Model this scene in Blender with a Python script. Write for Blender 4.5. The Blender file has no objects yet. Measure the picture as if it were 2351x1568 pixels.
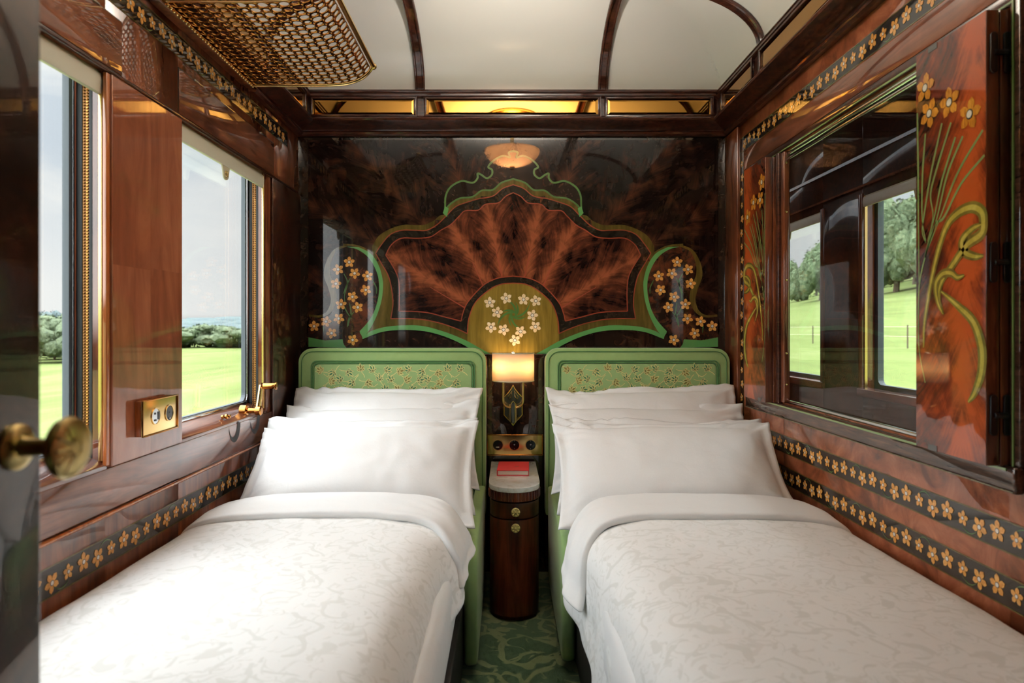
import bpy, bmesh, math, random
from mathutils import Vector, Matrix, noise
from mathutils.geometry import tessellate_polygon

# ------------------------------------------------------------------ basics
SC = bpy.context.scene
COL = SC.collection
E = 1.13                      # eye height above the carpet
XL, XR, YB = -0.973, 1.027, 3.175   # window wall, corridor wall, headboard wall
YF = -1.7                     # the room goes on behind the camera
rnd = random.Random(7)
PI = math.pi


def lin(r, g=None, b=None):
    if g is None:
        g = b = r
    f = lambda c: (c / 255 / 12.92) if c / 255 <= 0.04045 else ((c / 255 + 0.055) / 1.055) ** 2.4
    return (f(r), f(g), f(b), 1.0)


# ------------------------------------------------------------------ materials
class NT:
    def __init__(self, name):
        self.m = bpy.data.materials.new(name)
        self.m.use_nodes = True
        self.t = self.m.node_tree
        self.t.nodes.clear()
        self.out = self.t.nodes.new('ShaderNodeOutputMaterial')

    def node(self, kind, ins=None, **props):
        n = self.t.nodes.new(kind)
        for k, v in props.items():
            setattr(n, k, v)
        for k, v in (ins or {}).items():
            self.put(n.inputs[k], v)
        return n

    def put(self, sock, v):
        if isinstance(v, bpy.types.NodeSocket):
            self.t.links.new(v, sock)
        else:
            sock.default_value = v

    def obj(self):
        return self.node('ShaderNodeTexCoord').outputs['Object']

    def uv(self):
        return self.node('ShaderNodeTexCoord').outputs['UV']

    def mapping(self, vec, scale=(1, 1, 1), rot=(0, 0, 0), loc=(0, 0, 0)):
        return self.node('ShaderNodeMapping', {'Vector': vec, 'Scale': scale, 'Rotation': rot, 'Location': loc}).outputs[0]

    def noise(self, vec, scale=5., detail=4., rough=.55, dist=0., out='Fac'):
        return self.node('ShaderNodeTexNoise', {'Vector': vec, 'Scale': scale, 'Detail': detail, 'Roughness': rough, 'Distortion': dist}).outputs[out]

    def math(self, op, a, b=0., clamp=False):
        return self.node('ShaderNodeMath', {0: a, 1: b}, operation=op, use_clamp=clamp).outputs[0]

    def vmath(self, op, a, b):
        return self.node('ShaderNodeVectorMath', {0: a, 1: b}, operation=op).outputs[0]

    def ramp(self, fac, stops):
        n = self.node('ShaderNodeValToRGB', {'Fac': fac})
        els = n.color_ramp.elements
        while len(els) < len(stops):
            els.new(0.5)
        for e, (p, c) in zip(els, stops):
            e.position = p
            e.color = c
        return n.outputs['Color']

    def mix(self, fac, a, b):
        n = self.node('ShaderNodeMix', data_type='RGBA')
        self.put(n.inputs[0], fac)
        self.put(n.inputs[6], a)
        self.put(n.inputs[7], b)
        return n.outputs[2]

    def bump(self, h, strength=.2, dist=.002):
        return self.node('ShaderNodeBump', {'Height': h, 'Strength': strength, 'Distance': dist}).outputs[0]

    def bsdf(self, color, rough=.5, metal=0., coat=0., coat_rough=.03, normal=None, sheen=0., spec=.5, emit=None, estr=0., cior=1.8):
        ins = {'Base Color': color, 'Roughness': rough, 'Metallic': metal, 'Coat Weight': coat, 'Coat Roughness': coat_rough,
               'Sheen Weight': sheen, 'Specular IOR Level': spec, 'Coat IOR': cior}
        if normal is not None:
            ins['Normal'] = normal
        if emit is not None:
            ins['Emission Color'] = emit
            ins['Emission Strength'] = estr
        n = self.node('ShaderNodeBsdfPrincipled', ins)
        self.t.links.new(n.outputs[0], self.out.inputs[0])
        return self.m

    def surf(self, sh):
        self.t.links.new(sh, self.out.inputs[0])
        return self.m


def plain(name, col, rough=.5, metal=0., coat=0., **k):
    return NT(name).bsdf(col, rough, metal, coat, **k)


def wood(name, dark, mid, light, scale=(1, 1, 1), freq=5., coat=1., fig=.5, rough=.35, rot=(0, 0, 0)):
    n = NT(name)
    v = n.mapping(n.obj(), scale, rot)
    a = n.noise(v, freq, 6, .6, 1.2)
    b = n.noise(n.obj(), 3.0, 3, .5, .8)
    f = n.math('ADD', n.math('MULTIPLY', a, 1 - fig), n.math('MULTIPLY', b, fig))
    c = n.ramp(f, [(.36, dark), (.5, mid), (.64, light)])
    return n.bsdf(c, rough, coat=coat, spec=.12)


def burl(name, dark, mid, light, freq=9., dist=2.5, coat=1.):
    n = NT(name)
    a = n.noise(n.obj(), freq, 7, .65, dist)
    b = n.noise(n.obj(), freq * .35, 3, .5, 1.)
    f = n.math('ADD', n.math('MULTIPLY', a, .6), n.math('MULTIPLY', b, .4))
    c = n.ramp(f, [(.38, dark), (.5, mid), (.62, light)])
    return n.bsdf(c, .35, coat=coat, spec=.12)


def feather(name, dark, mid, light, gain=1., width=.13, cior=1.55):
    """crotch-figured veneer: UV.x runs along the vein, UV.y across it (metres)"""
    n = NT(name)
    s = n.node('ShaderNodeSeparateXYZ', {0: n.uv()})
    u, w = s.outputs[0], n.math('ABSOLUTE', s.outputs[1])
    warp = n.math('MULTIPLY', n.math('SUBTRACT', n.noise(n.uv(), 9., 3, .5), .5), .07)
    along = n.math('ADD', n.math('SUBTRACT', u, n.math('MULTIPLY', n.math('POWER', w, .75), .95)), warp)
    vec = n.node('ShaderNodeCombineXYZ', {0: n.math('MULTIPLY', along, 1.0), 1: n.math('MULTIPLY', n.math('ADD', w, n.math('MULTIPLY', u, .3)), .1), 2: 0.}).outputs[0]
    streak = n.noise(vec, 55., 5, .7)
    big = n.noise(vec, 14., 2, .5)
    blot = n.noise(n.uv(), 11., 4, .6, .6)
    near = n.math('POWER', 2.718, n.math('MULTIPLY', w, -1. / width))
    f = n.math('ADD', n.math('MULTIPLY', streak, .62), n.math('MULTIPLY', near, .50 * gain))
    f = n.math('ADD', f, n.math('MULTIPLY', n.math('SUBTRACT', big, .5), .5))
    f = n.math('ADD', f, n.math('MULTIPLY', n.math('SUBTRACT', blot, .5), .9))
    c = n.ramp(f, [(.30, dark), (.50, mid), (.78, light)])
    return n.bsdf(c, .35, coat=1., cior=cior, spec=.1)


M = {}
M['mahog'] = wood('mahogany', lin(72, 35, 21), lin(114, 60, 36), lin(144, 80, 49), (6, 6, .7), 4., fig=.4)
M['mahog_h'] = wood('mahogany horizontal', lin(76, 40, 28), lin(118, 67, 46), lin(150, 89, 62), (5, .6, 5), 4., fig=.45)
M['mahog_dark'] = wood('dark mahogany', lin(34, 16, 11), lin(54, 27, 18), lin(76, 38, 25), (5, 5, 5), 4., fig=.3, coat=.7)
M['mahog_trim'] = wood('mahogany moulding', lin(44, 23, 17), lin(68, 36, 26), lin(88, 48, 34), (3, 3, 12), 6., fig=.2, coat=.6)
M['pilaster'] = wood('honey mahogany', lin(118, 64, 42), lin(150, 87, 60), lin(174, 108, 77), (5, 5, .9), 2.6, fig=.45)
M['pilaster_b'] = wood('honey mahogany matched', lin(110, 58, 38), lin(142, 80, 54), lin(166, 100, 69), (6, 4, 1.1), 2.2, fig=.35, rot=(.25, 0, 0))
M['orange_wood'] = wood('orange mahogany and lit edge', lin(140, 70, 30), lin(176, 98, 48), lin(200, 120, 64), (8, 8, .7), 5., fig=.3)
M['burl'] = burl('amboyna burl', lin(102, 50, 30), lin(152, 84, 54), lin(186, 112, 77), 7., 1.8)
M['burl_dark'] = burl('dark walnut burl', lin(14, 10, 8), lin(34, 22, 16), lin(66, 40, 26), 16., 3.)
M['burl_green'] = burl('smoky burl band', lin(20, 19, 16), lin(38, 33, 26), lin(62, 44, 32), 26., 2.)
M['burl_red'] = burl('reddish burl', lin(18, 12, 10), lin(46, 28, 20), lin(104, 56, 36), 12., 2.5)
M['rosewood'] = wood('rosewood', lin(44, 28, 20), lin(66, 43, 31), lin(92, 62, 46), (10, .8, 10), 8., fig=.2)
M['fan'] = feather('crotch mahogany fan', lin(30, 14, 11), lin(84, 42, 28), lin(150, 84, 54), .82, .046)
M['fan_dark'] = feather('dark crotch mahogany', lin(15, 10, 9), lin(38, 22, 16), lin(88, 50, 34), .6, .085)
M['fan_red'] = feather('flame mahogany', lin(44, 17, 9), lin(112, 42, 17), lin(186, 82, 34), 1.1, .08, 1.7)
M['olive'] = wood('olive stained veneer', lin(72, 62, 24), lin(92, 79, 34), lin(114, 96, 46), (8, 8, .8), 4., fig=.3)
M['olive_lt'] = wood('gold olive veneer', lin(110, 92, 34), lin(132, 110, 44), lin(150, 126, 56), (8, 8, .8), 4., fig=.3)
M['green_in'] = plain('green stained inlay', lin(92, 158, 88), .35, coat=1.)
M['green_dk'] = plain('deep green inlay', lin(70, 112, 50), .35, coat=1.)
M['red_in'] = plain('red stringing', lin(146, 58, 32), .35, coat=1.)
M['ebony'] = wood('ebony band', lin(16, 13, 12), lin(26, 21, 18), lin(38, 30, 26), (4, 4, 4), 8., fig=.2)
M['petal'] = wood('satinwood petal', lin(214, 142, 62), lin(236, 168, 84), lin(246, 186, 106), (30, 30, 30), 3., fig=.2)
M['petal_or'] = wood('amber petal', lin(176, 104, 26), lin(218, 144, 44), lin(232, 164, 66), (60, 60, 9), 3., fig=.1)
M['petal_wh'] = wood('pearl petal', lin(236, 200, 150), lin(244, 218, 176), lin(246, 232, 208), (30, 30, 30), 3., fig=.2)
M['pearl'] = plain('pearl centre', lin(246, 240, 228), .3, coat=1.)
M['ring'] = plain('dark ring', lin(26, 18, 14), .35, coat=1.)
M['ribbon'] = wood('yellow green ribbon inlay', lin(166, 150, 56), lin(190, 172, 72), lin(206, 188, 92), (6, 6, 6), 4., fig=.3)
M['ribbon_dk'] = wood('olive ribbon inlay', lin(104, 92, 34), lin(124, 110, 42), lin(140, 124, 52), (6, 6, 6), 4., fig=.3)
M['stem_gr'] = plain('pale green stem inlay', lin(122, 150, 84), .35, coat=1.)
M['brass'] = plain('polished brass', lin(236, 200, 134), .2, 1.)
M['bronze'] = plain('bronze beading', lin(128, 90, 56), .35, 1.)
M['cabinet'] = wood('deep red mahogany', lin(66, 26, 16), lin(98, 42, 27), lin(122, 56, 36), (6, 6, .8), 4., coat=.35, fig=.3)
M['brass_dk'] = plain('bronzed brass', lin(190, 130, 66), .12, 1.)
M['brass_old'] = plain('aged brass', lin(214, 190, 128), .3, 1.)
M['chrome'] = plain('bright metal', lin(225, 228, 230), .15, 1.)
M['amber'] = plain('amber mirror', lin(186, 136, 64), .03, 1.)
M['gilt_knob'] = plain('gilt rosette', lin(222, 200, 132), .35, .45)
M['black'] = plain('black metal', lin(14, 14, 16), .4, coat=.3)
M['blackgloss'] = plain('gloss black enamel', lin(10, 10, 12), .1)
M['enamel'] = plain('dark green enamel', lin(58, 66, 58), .2, coat=1.)
M['rubber'] = plain('grey rubber', lin(92, 100, 108), .5)
M['rubber_dk'] = plain('dark rubber', lin(24, 28, 32), .5)
M['cream'] = plain('cream blind fabric', lin(206, 198, 170), .8)
M['cream_bar'] = plain('cream blind bar', lin(226, 222, 204), .5)
M['lacquer'] = plain('white gloss lacquer', lin(238, 236, 231), .4, coat=.6, coat_rough=.2)
M['plaster'] = plain('plain dark lining', lin(70, 45, 32), .6)
M['marble'] = (lambda n: n.bsdf(n.ramp(n.noise(n.obj(), 22., 6, .6, 1.5), [(.35, lin(228, 222, 212)), (.5, lin(246, 245, 242)), (.7, lin(251, 251, 249))]), .15, coat=.6))(NT('white marble'))
M['paper'] = plain('paper edge', lin(238, 230, 216), .8)
M['redbook'] = (lambda n: n.bsdf(lin(196, 40, 46), .55, normal=n.bump(n.noise(n.obj(), 900., 2), .3, .0005)))(NT('red book cloth'))
M['gilt'] = plain('gilt stamp', lin(120, 60, 30), .4, .6)
M['dark_base'] = plain('dark bed base', lin(26, 20, 17), .6)


def fabric(name, col, col2, freq=1400., sheen=.25):
    n = NT(name)
    a = n.noise(n.obj(), 60., 4, .6)
    h = n.noise(n.obj(), freq, 2, .6)
    return n.bsdf(n.mix(a, col, col2), .85, sheen=sheen, normal=n.bump(h, .15, .001), spec=.2)


M['wool'] = fabric('green wool cloth', lin(140, 170, 106), lin(152, 180, 118))
M['wool_in'] = fabric('green panel cloth', lin(142, 172, 110), lin(154, 182, 122), 900.)
M['piping'] = fabric('dark green piping', lin(70, 112, 62), lin(80, 122, 70))
M['linen'] = (lambda n: n.bsdf(n.mix(n.noise(n.mapping(n.obj(), (260, 260, 260)), 1., 2), lin(228, 227, 225), lin(234, 233, 231)), .8, sheen=.1, spec=.2,
              normal=n.bump(n.noise(n.obj(), 26., 4, .55, .4), .14, .01)))(NT('white cotton'))
M['leafline'] = plain('gold thread', lin(226, 214, 140), .6)
M['leafgreen'] = plain('green thread', lin(58, 112, 72), .7)
M['leafbrown'] = plain('bronze thread', lin(134, 116, 48), .7)


def curls(n, o, sc, warp, shift, th=.53, soft=.018, seed=0.):
    """comma and leaf shaped curls: where one blob field is not covered by a shifted copy of itself"""
    o = n.vmath('ADD', o, (seed, seed * .7, 0.))
    w = n.noise(o, sc * .55, 1., .4, 0., 'Color')
    v = n.vmath('ADD', o, n.vmath('MULTIPLY', n.vmath('SUBTRACT', w, (.5, .5, .5)), (warp, warp, warp * .3)))
    def blob(vec):
        f = n.noise(vec, sc, .6, .4, .9)
        return n.node('ShaderNodeMapRange', {'Value': f, 'From Min': th - soft, 'From Max': th + soft}, interpolation_type='SMOOTHSTEP').outputs[0]
    a, b = blob(v), blob(n.vmath('ADD', v, shift))
    return n.math('MULTIPLY', a, n.math('SUBTRACT', 1., b))


def damask(name):
    n = NT(name)
    o = n.obj()
    a = curls(n, o, 17., .22, (.012, .008, .004))
    b = curls(n, o, 30., .16, (-.008, .006, .003), .5, .02, 3.)
    k = n.math('MAXIMUM', a, n.math('MULTIPLY', b, .7))
    c = n.mix(k, lin(238, 237, 234), lin(224, 223, 218))
    return n.bsdf(c, .75, sheen=.1, spec=.25, normal=n.bump(n.noise(o, 20., 4, .55, .4), .12, .012))


M['damask'] = damask('white damask cotton')


def carpet():
    n = NT('green patterned carpet')
    o = n.obj()
    a = curls(n, o, 8., .3, (.03, .012, 0.), .5, .025)
    b = curls(n, o, 15., .2, (-.014, .014, 0.), .5, .03, 5.)
    w = n.noise(o, 4., 2, .5, 0., 'Color')
    v = n.vmath('ADD', o, n.vmath('MULTIPLY', n.vmath('SUBTRACT', w, (.5, .5, .5)), (.5, .5, 0)))
    st = n.node('ShaderNodeTexWave', {'Vector': v, 'Scale': 2.2, 'Distortion': 2.}, bands_direction='DIAGONAL').outputs['Fac']
    st = n.node('ShaderNodeMapRange', {'Value': st, 'From Min': .93, 'From Max': .97}).outputs[0]
    k = n.math('MAXIMUM', n.math('MAXIMUM', a, b), st)
    speck = n.noise(o, 420., 2, .7)
    c = n.mix(k, lin(62, 90, 60), lin(124, 134, 92))
    c = n.mix(n.math('MULTIPLY', speck, .5), c, lin(40, 62, 42))
    return n.bsdf(c, .95, sheen=.3, spec=.1, normal=n.bump(speck, .6, .004))


M['carpet'] = carpet()


def glass(name, tint=(1, 1, 1, 1), k=1.):
    n = NT(name)
    fc = n.node('ShaderNodeLayerWeight', {'Blend': .5}).outputs['Facing']
    fr = n.math('ADD', n.math('MULTIPLY', n.math('POWER', fc, 5.), .9), .042 * k, True)
    tr = n.node('ShaderNodeBsdfTransparent', {'Color': tint}).outputs[0]
    gl = n.node('ShaderNodeBsdfGlossy', {'Roughness': .01}).outputs[0]
    return n.surf(n.node('ShaderNodeMixShader', {0: fr, 1: tr, 2: gl}).outputs[0])


M['glass'] = glass('window glass', (.97, .985, .98, 1))


def shade_mat():
    n = NT('cream silk lamp shade')
    h = n.noise(n.mapping(n.obj(), (600, 600, 8)), 1., 3)
    d = n.node('ShaderNodeBsdfDiffuse', {'Color': lin(240, 226, 206)}).outputs[0]
    t = n.node('ShaderNodeBsdfTranslucent', {'Color': n.mix(h, lin(244, 214, 178), lin(252, 232, 206))}).outputs[0]
    return n.surf(n.node('ShaderNodeMixShader', {0: .6, 1: d, 2: t}).outputs[0])


M['shade'] = shade_mat()


def emit(name, col, s):
    n = NT(name)
    return n.surf(n.node('ShaderNodeEmission', {'Color': col, 'Strength': s}).outputs[0])


M['bulb'] = emit('lit bulb', (1., .72, .42, 1), 30.)


def bowl_mat():
    n = NT('lit alabaster bowl')
    f = n.noise(n.obj(), 14., 4, .6, 1.)
    c = n.ramp(f, [(.3, (.30, .19, .11, 1)), (.7, (.42, .28, .17, 1))])
    t = n.node('ShaderNodeBsdfTranslucent', {'Color': c}).outputs[0]
    e = n.node('ShaderNodeEmission', {'Color': c, 'Strength': .45}).outputs[0]
    return n.surf(n.node('ShaderNodeAddShader', {0: t, 1: e}).outputs[0])


M['bowl'] = bowl_mat()


def leaves(name, a, b, c, sc=1.):
    n = NT(name)
    f = n.noise(n.obj(), 2.2 * sc, 6, .7, .5)
    g = n.noise(n.obj(), 9. * sc, 4, .7)
    col = n.ramp(n.math('ADD', n.math('MULTIPLY', f, .55), n.math('MULTIPLY', g, .45)), [(.34, a), (.5, b), (.66, c)])
    return n.bsdf(col, .8, spec=.1, normal=n.bump(g, 1., .3))


M['leaf'] = leaves('hedge leaves', lin(92, 104, 86), lin(124, 138, 108), lin(154, 166, 130))
M['leaf_hill'] = leaves('woodland leaves', lin(76, 92, 68), lin(116, 132, 100), lin(166, 178, 138))
M['leaf_far'] = leaves('haze tinted woodland', lin(80, 92, 96), lin(90, 102, 102), lin(102, 112, 106), .1)  # bluish distance haze is mixed into these leaf colours


def grass():
    n = NT('meadow grass')
    f = n.noise(n.mapping(n.obj(), (.35, .05, .1)), 1., 5, .6)
    g = n.noise(n.mapping(n.obj(), (2.2, .25, 1.)), 1., 3, .6)
    c = n.ramp(n.math('ADD', n.math('MULTIPLY', f, .6), n.math('MULTIPLY', g, .4)), [(.36, lin(96, 106, 62)), (.5, lin(106, 118, 68)), (.66, lin(120, 127, 82))])
    return n.bsdf(c, .9, spec=.05)


M['grass'] = grass()
M['bark'] = plain('bark', lin(86, 74, 60), .9)


# ------------------------------------------------------------------ mesh builder
class MB:
    def __init__(self):
        self.v, self.f, self.mi, self.mats, self.uv = [], [], [], [], {}

    def m(self, key):
        if key not in self.mats:
            self.mats.append(key)
        return self.mats.index(key)

    def face(self, pts, mat, uvs=None):
        b = len(self.v)
        self.v += [tuple(p) for p in pts]
        self.f.append(tuple(range(b, b + len(pts))))
        self.mi.append(self.m(mat))
        if uvs:
            self.uv[len(self.f) - 1] = uvs

    def mesh(self, verts, faces, mat):
        b = len(self.v)
        self.v += [tuple(p) for p in verts]
        i = self.m(mat)
        for f in faces:
            self.f.append(tuple(b + k for k in f))
            self.mi.append(i)

    def box(self, x0, x1, y0, y1, z0, z1, mat):
        if x0 > x1: x0, x1 = x1, x0
        if y0 > y1: y0, y1 = y1, y0
        if z0 > z1: z0, z1 = z1, z0
        v = [(x, y, z) for x in (x0, x1) for y in (y0, y1) for z in (z0, z1)]
        self.mesh(v, [(0, 1, 3, 2), (4, 6, 7, 5), (0, 4, 5, 1), (2, 3, 7, 6), (0, 2, 6, 4), (1, 5, 7, 3)], mat)

    def tube(self, pts, r, mat, n=10, closed=False, caps=True):
        pts = [Vector(p) for p in pts]
        N = len(pts)
        rr = r if isinstance(r, (list, tuple)) else [r] * N
        V, F = [], []
        up = None
        for i, p in enumerate(pts):
            a = pts[(i - 1) % N] if (closed or i > 0) else p
            b = pts[(i + 1) % N] if (closed or i < N - 1) else p
            t = (b - a).normalized()
            if up is None:
                up = Vector((0, 0, 1)) if abs(t.z) < .9 else Vector((1, 0, 0))
            s = t.cross(up).normalized()
            up = s.cross(t).normalized()
            for k in range(n):
                an = 2 * PI * k / n
                V.append(p + (s * math.cos(an) + up * math.sin(an)) * rr[i])
        R = N if closed else N - 1
        for i in range(R):
            for k in range(n):
                j = (i + 1) % N
                F.append((i * n + k, i * n + (k + 1) % n, j * n + (k + 1) % n, j * n + k))
        if caps and not closed:
            F.append(tuple(range(n))[::-1])
            F.append(tuple((N - 1) * n + k for k in range(n)))
        self.mesh(V, F, mat)

    def lathe(self, prof, o, axis, mat, n=32, arc=2 * PI, start=0.):
        """prof: (radius, height along axis)"""
        ax = Vector(axis).normalized()
        t = Vector((0, 0, 1)) if abs(ax.z) < .9 else Vector((1, 0, 0))
        s = ax.cross(t).normalized()
        w = ax.cross(s)
        full = abs(arc - 2 * PI) < 1e-6
        m = n if full else n + 1
        V, F = [], []
        for r, h in prof:
            for k in range(m):
                a = start + arc * k / n
                V.append(Vector(o) + ax * h + (s * math.cos(a) + w * math.sin(a)) * r)
        for i in range(len(prof) - 1):
            for k in range(n):
                k2 = (k + 1) % m
                F.append((i * m + k, i * m + k2, (i + 1) * m + k2, (i + 1) * m + k))
        self.mesh(V, F, mat)

    def sphere(self, c, r, mat, seg=8, ring=6, sc=(1, 1, 1)):
        prof = []
        V, F = [], []
        for i in range(ring + 1):
            th = PI * i / ring
            for k in range(seg):
                a = 2 * PI * k / seg
                V.append((c[0] + r * sc[0] * math.sin(th) * math.cos(a), c[1] + r * sc[1] * math.sin(th) * math.sin(a), c[2] + r * sc[2] * math.cos(th)))
        for i in range(ring):
            for k in range(seg):
                F.append((i * seg + k, (i + 1) * seg + k, (i + 1) * seg + (k + 1) % seg, i * seg + (k + 1) % seg))
        self.mesh(V, F, mat)

    def prism(self, outline, fn, d0, d1, mat, mat_side=None):
        """outline: 2-D points; fn(a, b, d) -> world point"""
        n = len(outline)
        tris = tessellate_polygon([[Vector((a, b, 0)) for a, b in outline]])
        V = [fn(a, b, d0) for a, b in outline] + [fn(a, b, d1) for a, b in outline]
        self.mesh(V, [tuple(t) for t in tris] + [tuple(n + i for i in t[::-1]) for t in tris], mat)
        self.mesh(V, [(i, (i + 1) % n, n + (i + 1) % n, n + i) for i in range(n)], mat_side or mat)

    def build(self, name, parent=None, smooth=False, bevel=0., solid=0., weld=True, angle=35, sub=0):
        me = bpy.data.meshes.new(name)
        me.from_pydata(self.v, [], self.f)
        for k in self.mats:
            me.materials.append(M[k])
        me.polygons.foreach_set('material_index', self.mi)
        if self.uv:
            uvl = me.uv_layers.new(name='uv')
            for fi, uvs in self.uv.items():
                p = me.polygons[fi]
                for li, q in zip(p.loop_indices, uvs):
                    uvl.data[li].uv = q
        bm = bmesh.new()
        bm.from_mesh(me)
        if weld:
            bmesh.ops.remove_doubles(bm, verts=bm.verts, dist=1e-5)
        bmesh.ops.recalc_face_normals(bm, faces=bm.faces) if not self.uv else None
        bm.to_mesh(me)
        bm.free()
        o = bpy.data.objects.new(name, me)
        COL.objects.link(o)
        if parent is not None:
            o.parent = parent
        if solid:
            md = o.modifiers.new('thickness', 'SOLIDIFY')
            md.thickness = solid
            md.offset = 0
        if bevel:
            md = o.modifiers.new('bevel', 'BEVEL')
            md.width = bevel
            md.segments = 3
            md.limit_method = 'ANGLE'
            md.angle_limit = math.radians(40)
            smooth = True
        if sub:
            md = o.modifiers.new('sub', 'SUBSURF')
            md.levels = md.render_levels = sub
        if smooth:
            me.polygons.foreach_set('use_smooth', [True] * len(me.polygons))
            me.set_sharp_from_angle(angle=math.radians(angle)) if not bevel else None
        me.update()
        return o


def thing(name, label, cat, group=None):
    o = bpy.data.objects.new(name, None)
    COL.objects.link(o)
    return tag(o, label, cat, group)


def tag(o, label, cat, group=None, kind=None):
    if label: o['label'] = label
    if cat: o['category'] = cat
    if group: o['group'] = group
    if kind: o['kind'] = kind
    return o


def struct(o):
    o['kind'] = 'structure'
    return o


def sempty(name):
    o = bpy.data.objects.new(name, None)
    COL.objects.link(o)
    return struct(o)


def base_at(o, loc):
    """put a thing's Empty at its base without moving its parts"""
    o.location = loc
    inv = Matrix.Translation(loc).inverted()
    for c in o.children:
        c.matrix_parent_inverse = inv


def spline(pts, n=8):
    pts = [Vector(p) for p in pts]
    out = []
    for i in range(len(pts) - 1):
        p0 = pts[i - 1] if i else pts[0] * 2 - pts[1]
        p1, p2 = pts[i], pts[i + 1]
        p3 = pts[i + 2] if i + 2 < len(pts) else pts[-1] * 2 - pts[-2]
        for k in range(n):
            t = k / n
            out.append(.5 * ((2 * p1) + (p2 - p0) * t + (2 * p0 - 5 * p1 + 4 * p2 - p3) * t * t + (3 * p1 - p0 - 3 * p2 + p3) * t ** 3))
    out.append(pts[-1])
    return out


def sp2(pts, n=8):
    return [(p.x, p.y) for p in spline([(a, b, 0) for a, b in pts], n)]


# inlay helpers: fn(a, b, lift) -> world point on the surface
def poly(mb, fn, pts, lift, mat, uvfn=None):
    tris = tessellate_polygon([[Vector((a, b, 0)) for a, b in pts]])
    for t in tris:
        q = [pts[i] for i in t]
        A = (q[1][0] - q[0][0]) * (q[2][1] - q[0][1]) - (q[2][0] - q[0][0]) * (q[1][1] - q[0][1])
        if A < 0: q = q[::-1]
        mb.face([fn(a, b, lift) for a, b in q], mat, [uvfn(a, b) for a, b in q] if uvfn else None)


def ribbon(mb, fn, pts, w, lift, mat, taper=None, closed=False):
    N = len(pts)
    L, R = [], []
    for i, (a, b) in enumerate(pts):
        p = pts[(i - 1) % N] if closed or i else pts[i]
        q = pts[(i + 1) % N] if closed or i < N - 1 else pts[i]
        dx, dy = q[0] - p[0], q[1] - p[1]
        l = math.hypot(dx, dy) or 1
        nx, ny = -dy / l, dx / l
        ww = w(i / (N - 1)) if callable(w) else w
        L.append((a + nx * ww / 2, b + ny * ww / 2))
        R.append((a - nx * ww / 2, b - ny * ww / 2))
    for i in range(N if closed else N - 1):
        j = (i + 1) % N
        mb.face([fn(*R[i], lift), fn(*R[j], lift), fn(*L[j], lift), fn(*L[i], lift)], mat)


def disc(mb, fn, c, r, lift, mat, n=20, sx=1.):
    poly(mb, fn, [(c[0] + r * sx * math.cos(2 * PI * k / n), c[1] + r * math.sin(2 * PI * k / n)) for k in range(n)], lift, mat)


def flower(mb, fn, c, r, rot, lift, petal='petal', rng=1.):
    for k in range(5):
        a = rot + k * 2 * PI / 5
        pts = []
        for rr, da in ((.12, -.6), (.40, -.60), (.62, -.52), (.82, -.33), (1., 0), (.82, .33), (.62, .52), (.40, .60), (.12, .6)):
            pts.append((c[0] + r * rr * math.cos(a + da), c[1] + r * rr * math.sin(a + da)))
        poly(mb, fn, pts, lift + .0002 * (k % 2), petal)
    disc(mb, fn, c, r * .27 * rng, lift + .0006, 'ring')
    disc(mb, fn, c, r * .20 * rng, lift + .0009, 'pearl')


def frieze(mb, fn, a0, a1, bc, h=.062, step=.0543, r=.0235, seed=1, vertical=False):
    """dark band with olive edge lines, star flowers and green tendrils; runs along a, centred on b = bc"""
    g = (lambda a, b, l: fn(b, a, l)) if vertical else fn
    rg = random.Random(seed)
    s = 1 if not vertical else -1
    def quad(b0, b1, lift, mat):
        p = [(a0, b0), (a1, b0), (a1, b1), (a0, b1)]
        if vertical: p = p[::-1]
        mb.face([g(*q, lift) for q in p], mat)
    quad(bc - h / 2, bc + h / 2, .0008, 'ebony')
    for e in (-1, 1):
        quad(bc + e * h / 2 - .0016, bc + e * h / 2 + .0016, .0012, 'olive')
    n = int((a1 - a0) / step)
    for i in range(n):
        a = a0 + (i + .5) * step
        big = i % 3 != 2
        off = (.004 if i % 3 == 0 else -.004) if big else .001
        flower(mb, g, (a, bc + off), r if big else r * .78, (PI / 2 if i % 3 != 1 else -PI / 2) + rg.uniform(-.15, .15), .0016)
        if i % 3 == 1:
            e = 1 if (i // 3) % 2 else -1
            pts = [(a + step * (.15 + .9 * t), bc + e * (.010 + .017 * math.sin(PI * min(1, t * .75 + .12)))) for t in [k / 10 for k in range(11)]]
            ribbon(mb, g, pts, lambda t: .0006 + .0022 * math.sin(PI * t), .0013, 'green_dk')

fnL = lambda y, z, l: (XL + l, y, z)
fnR = lambda y, z, l: (XR - l, y, z)
fnB = lambda x, z, l: (x, YB - l, z)

# ------------------------------------------------------------------ floor, walls
mb = MB()
mb.box(XL - .1, XR + .05, YF, YB + .05, -.05, 0, 'carpet')
struct(mb.build('floor'))


def pierced(mb, x0, x1, y0, y1, z0, z1, holes, mat):
    """wall slab in the YZ plane with openings (ya, yb, za, zb) that do not overlap in y"""
    y = y0
    for ya, yb, za, zb in sorted(holes):
        mb.box(x0, x1, y, ya, z0, z1, mat)
        mb.box(x0, x1, ya, yb, z0, za, mat)
        mb.box(x0, x1, ya, yb, zb, z1, mat)
        y = yb
    mb.box(x0, x1, y, y1, z0, z1, mat)


WZ0, WZ1 = .800, 1.752       # window wall openings
LW = [(.93, 1.650), (2.018, 2.745)]
REAR = (-.75, .25)  # opening behind the camera, added to admit daylight
mb = MB()
pierced(mb, XL - .089, XL, YF, YB + .05, 0, 2.22, [(a, b, WZ0, WZ1) for a, b in [REAR] + LW], 'mahog')
wall_left = struct(mb.build('wall_left', bevel=.002))

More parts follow.
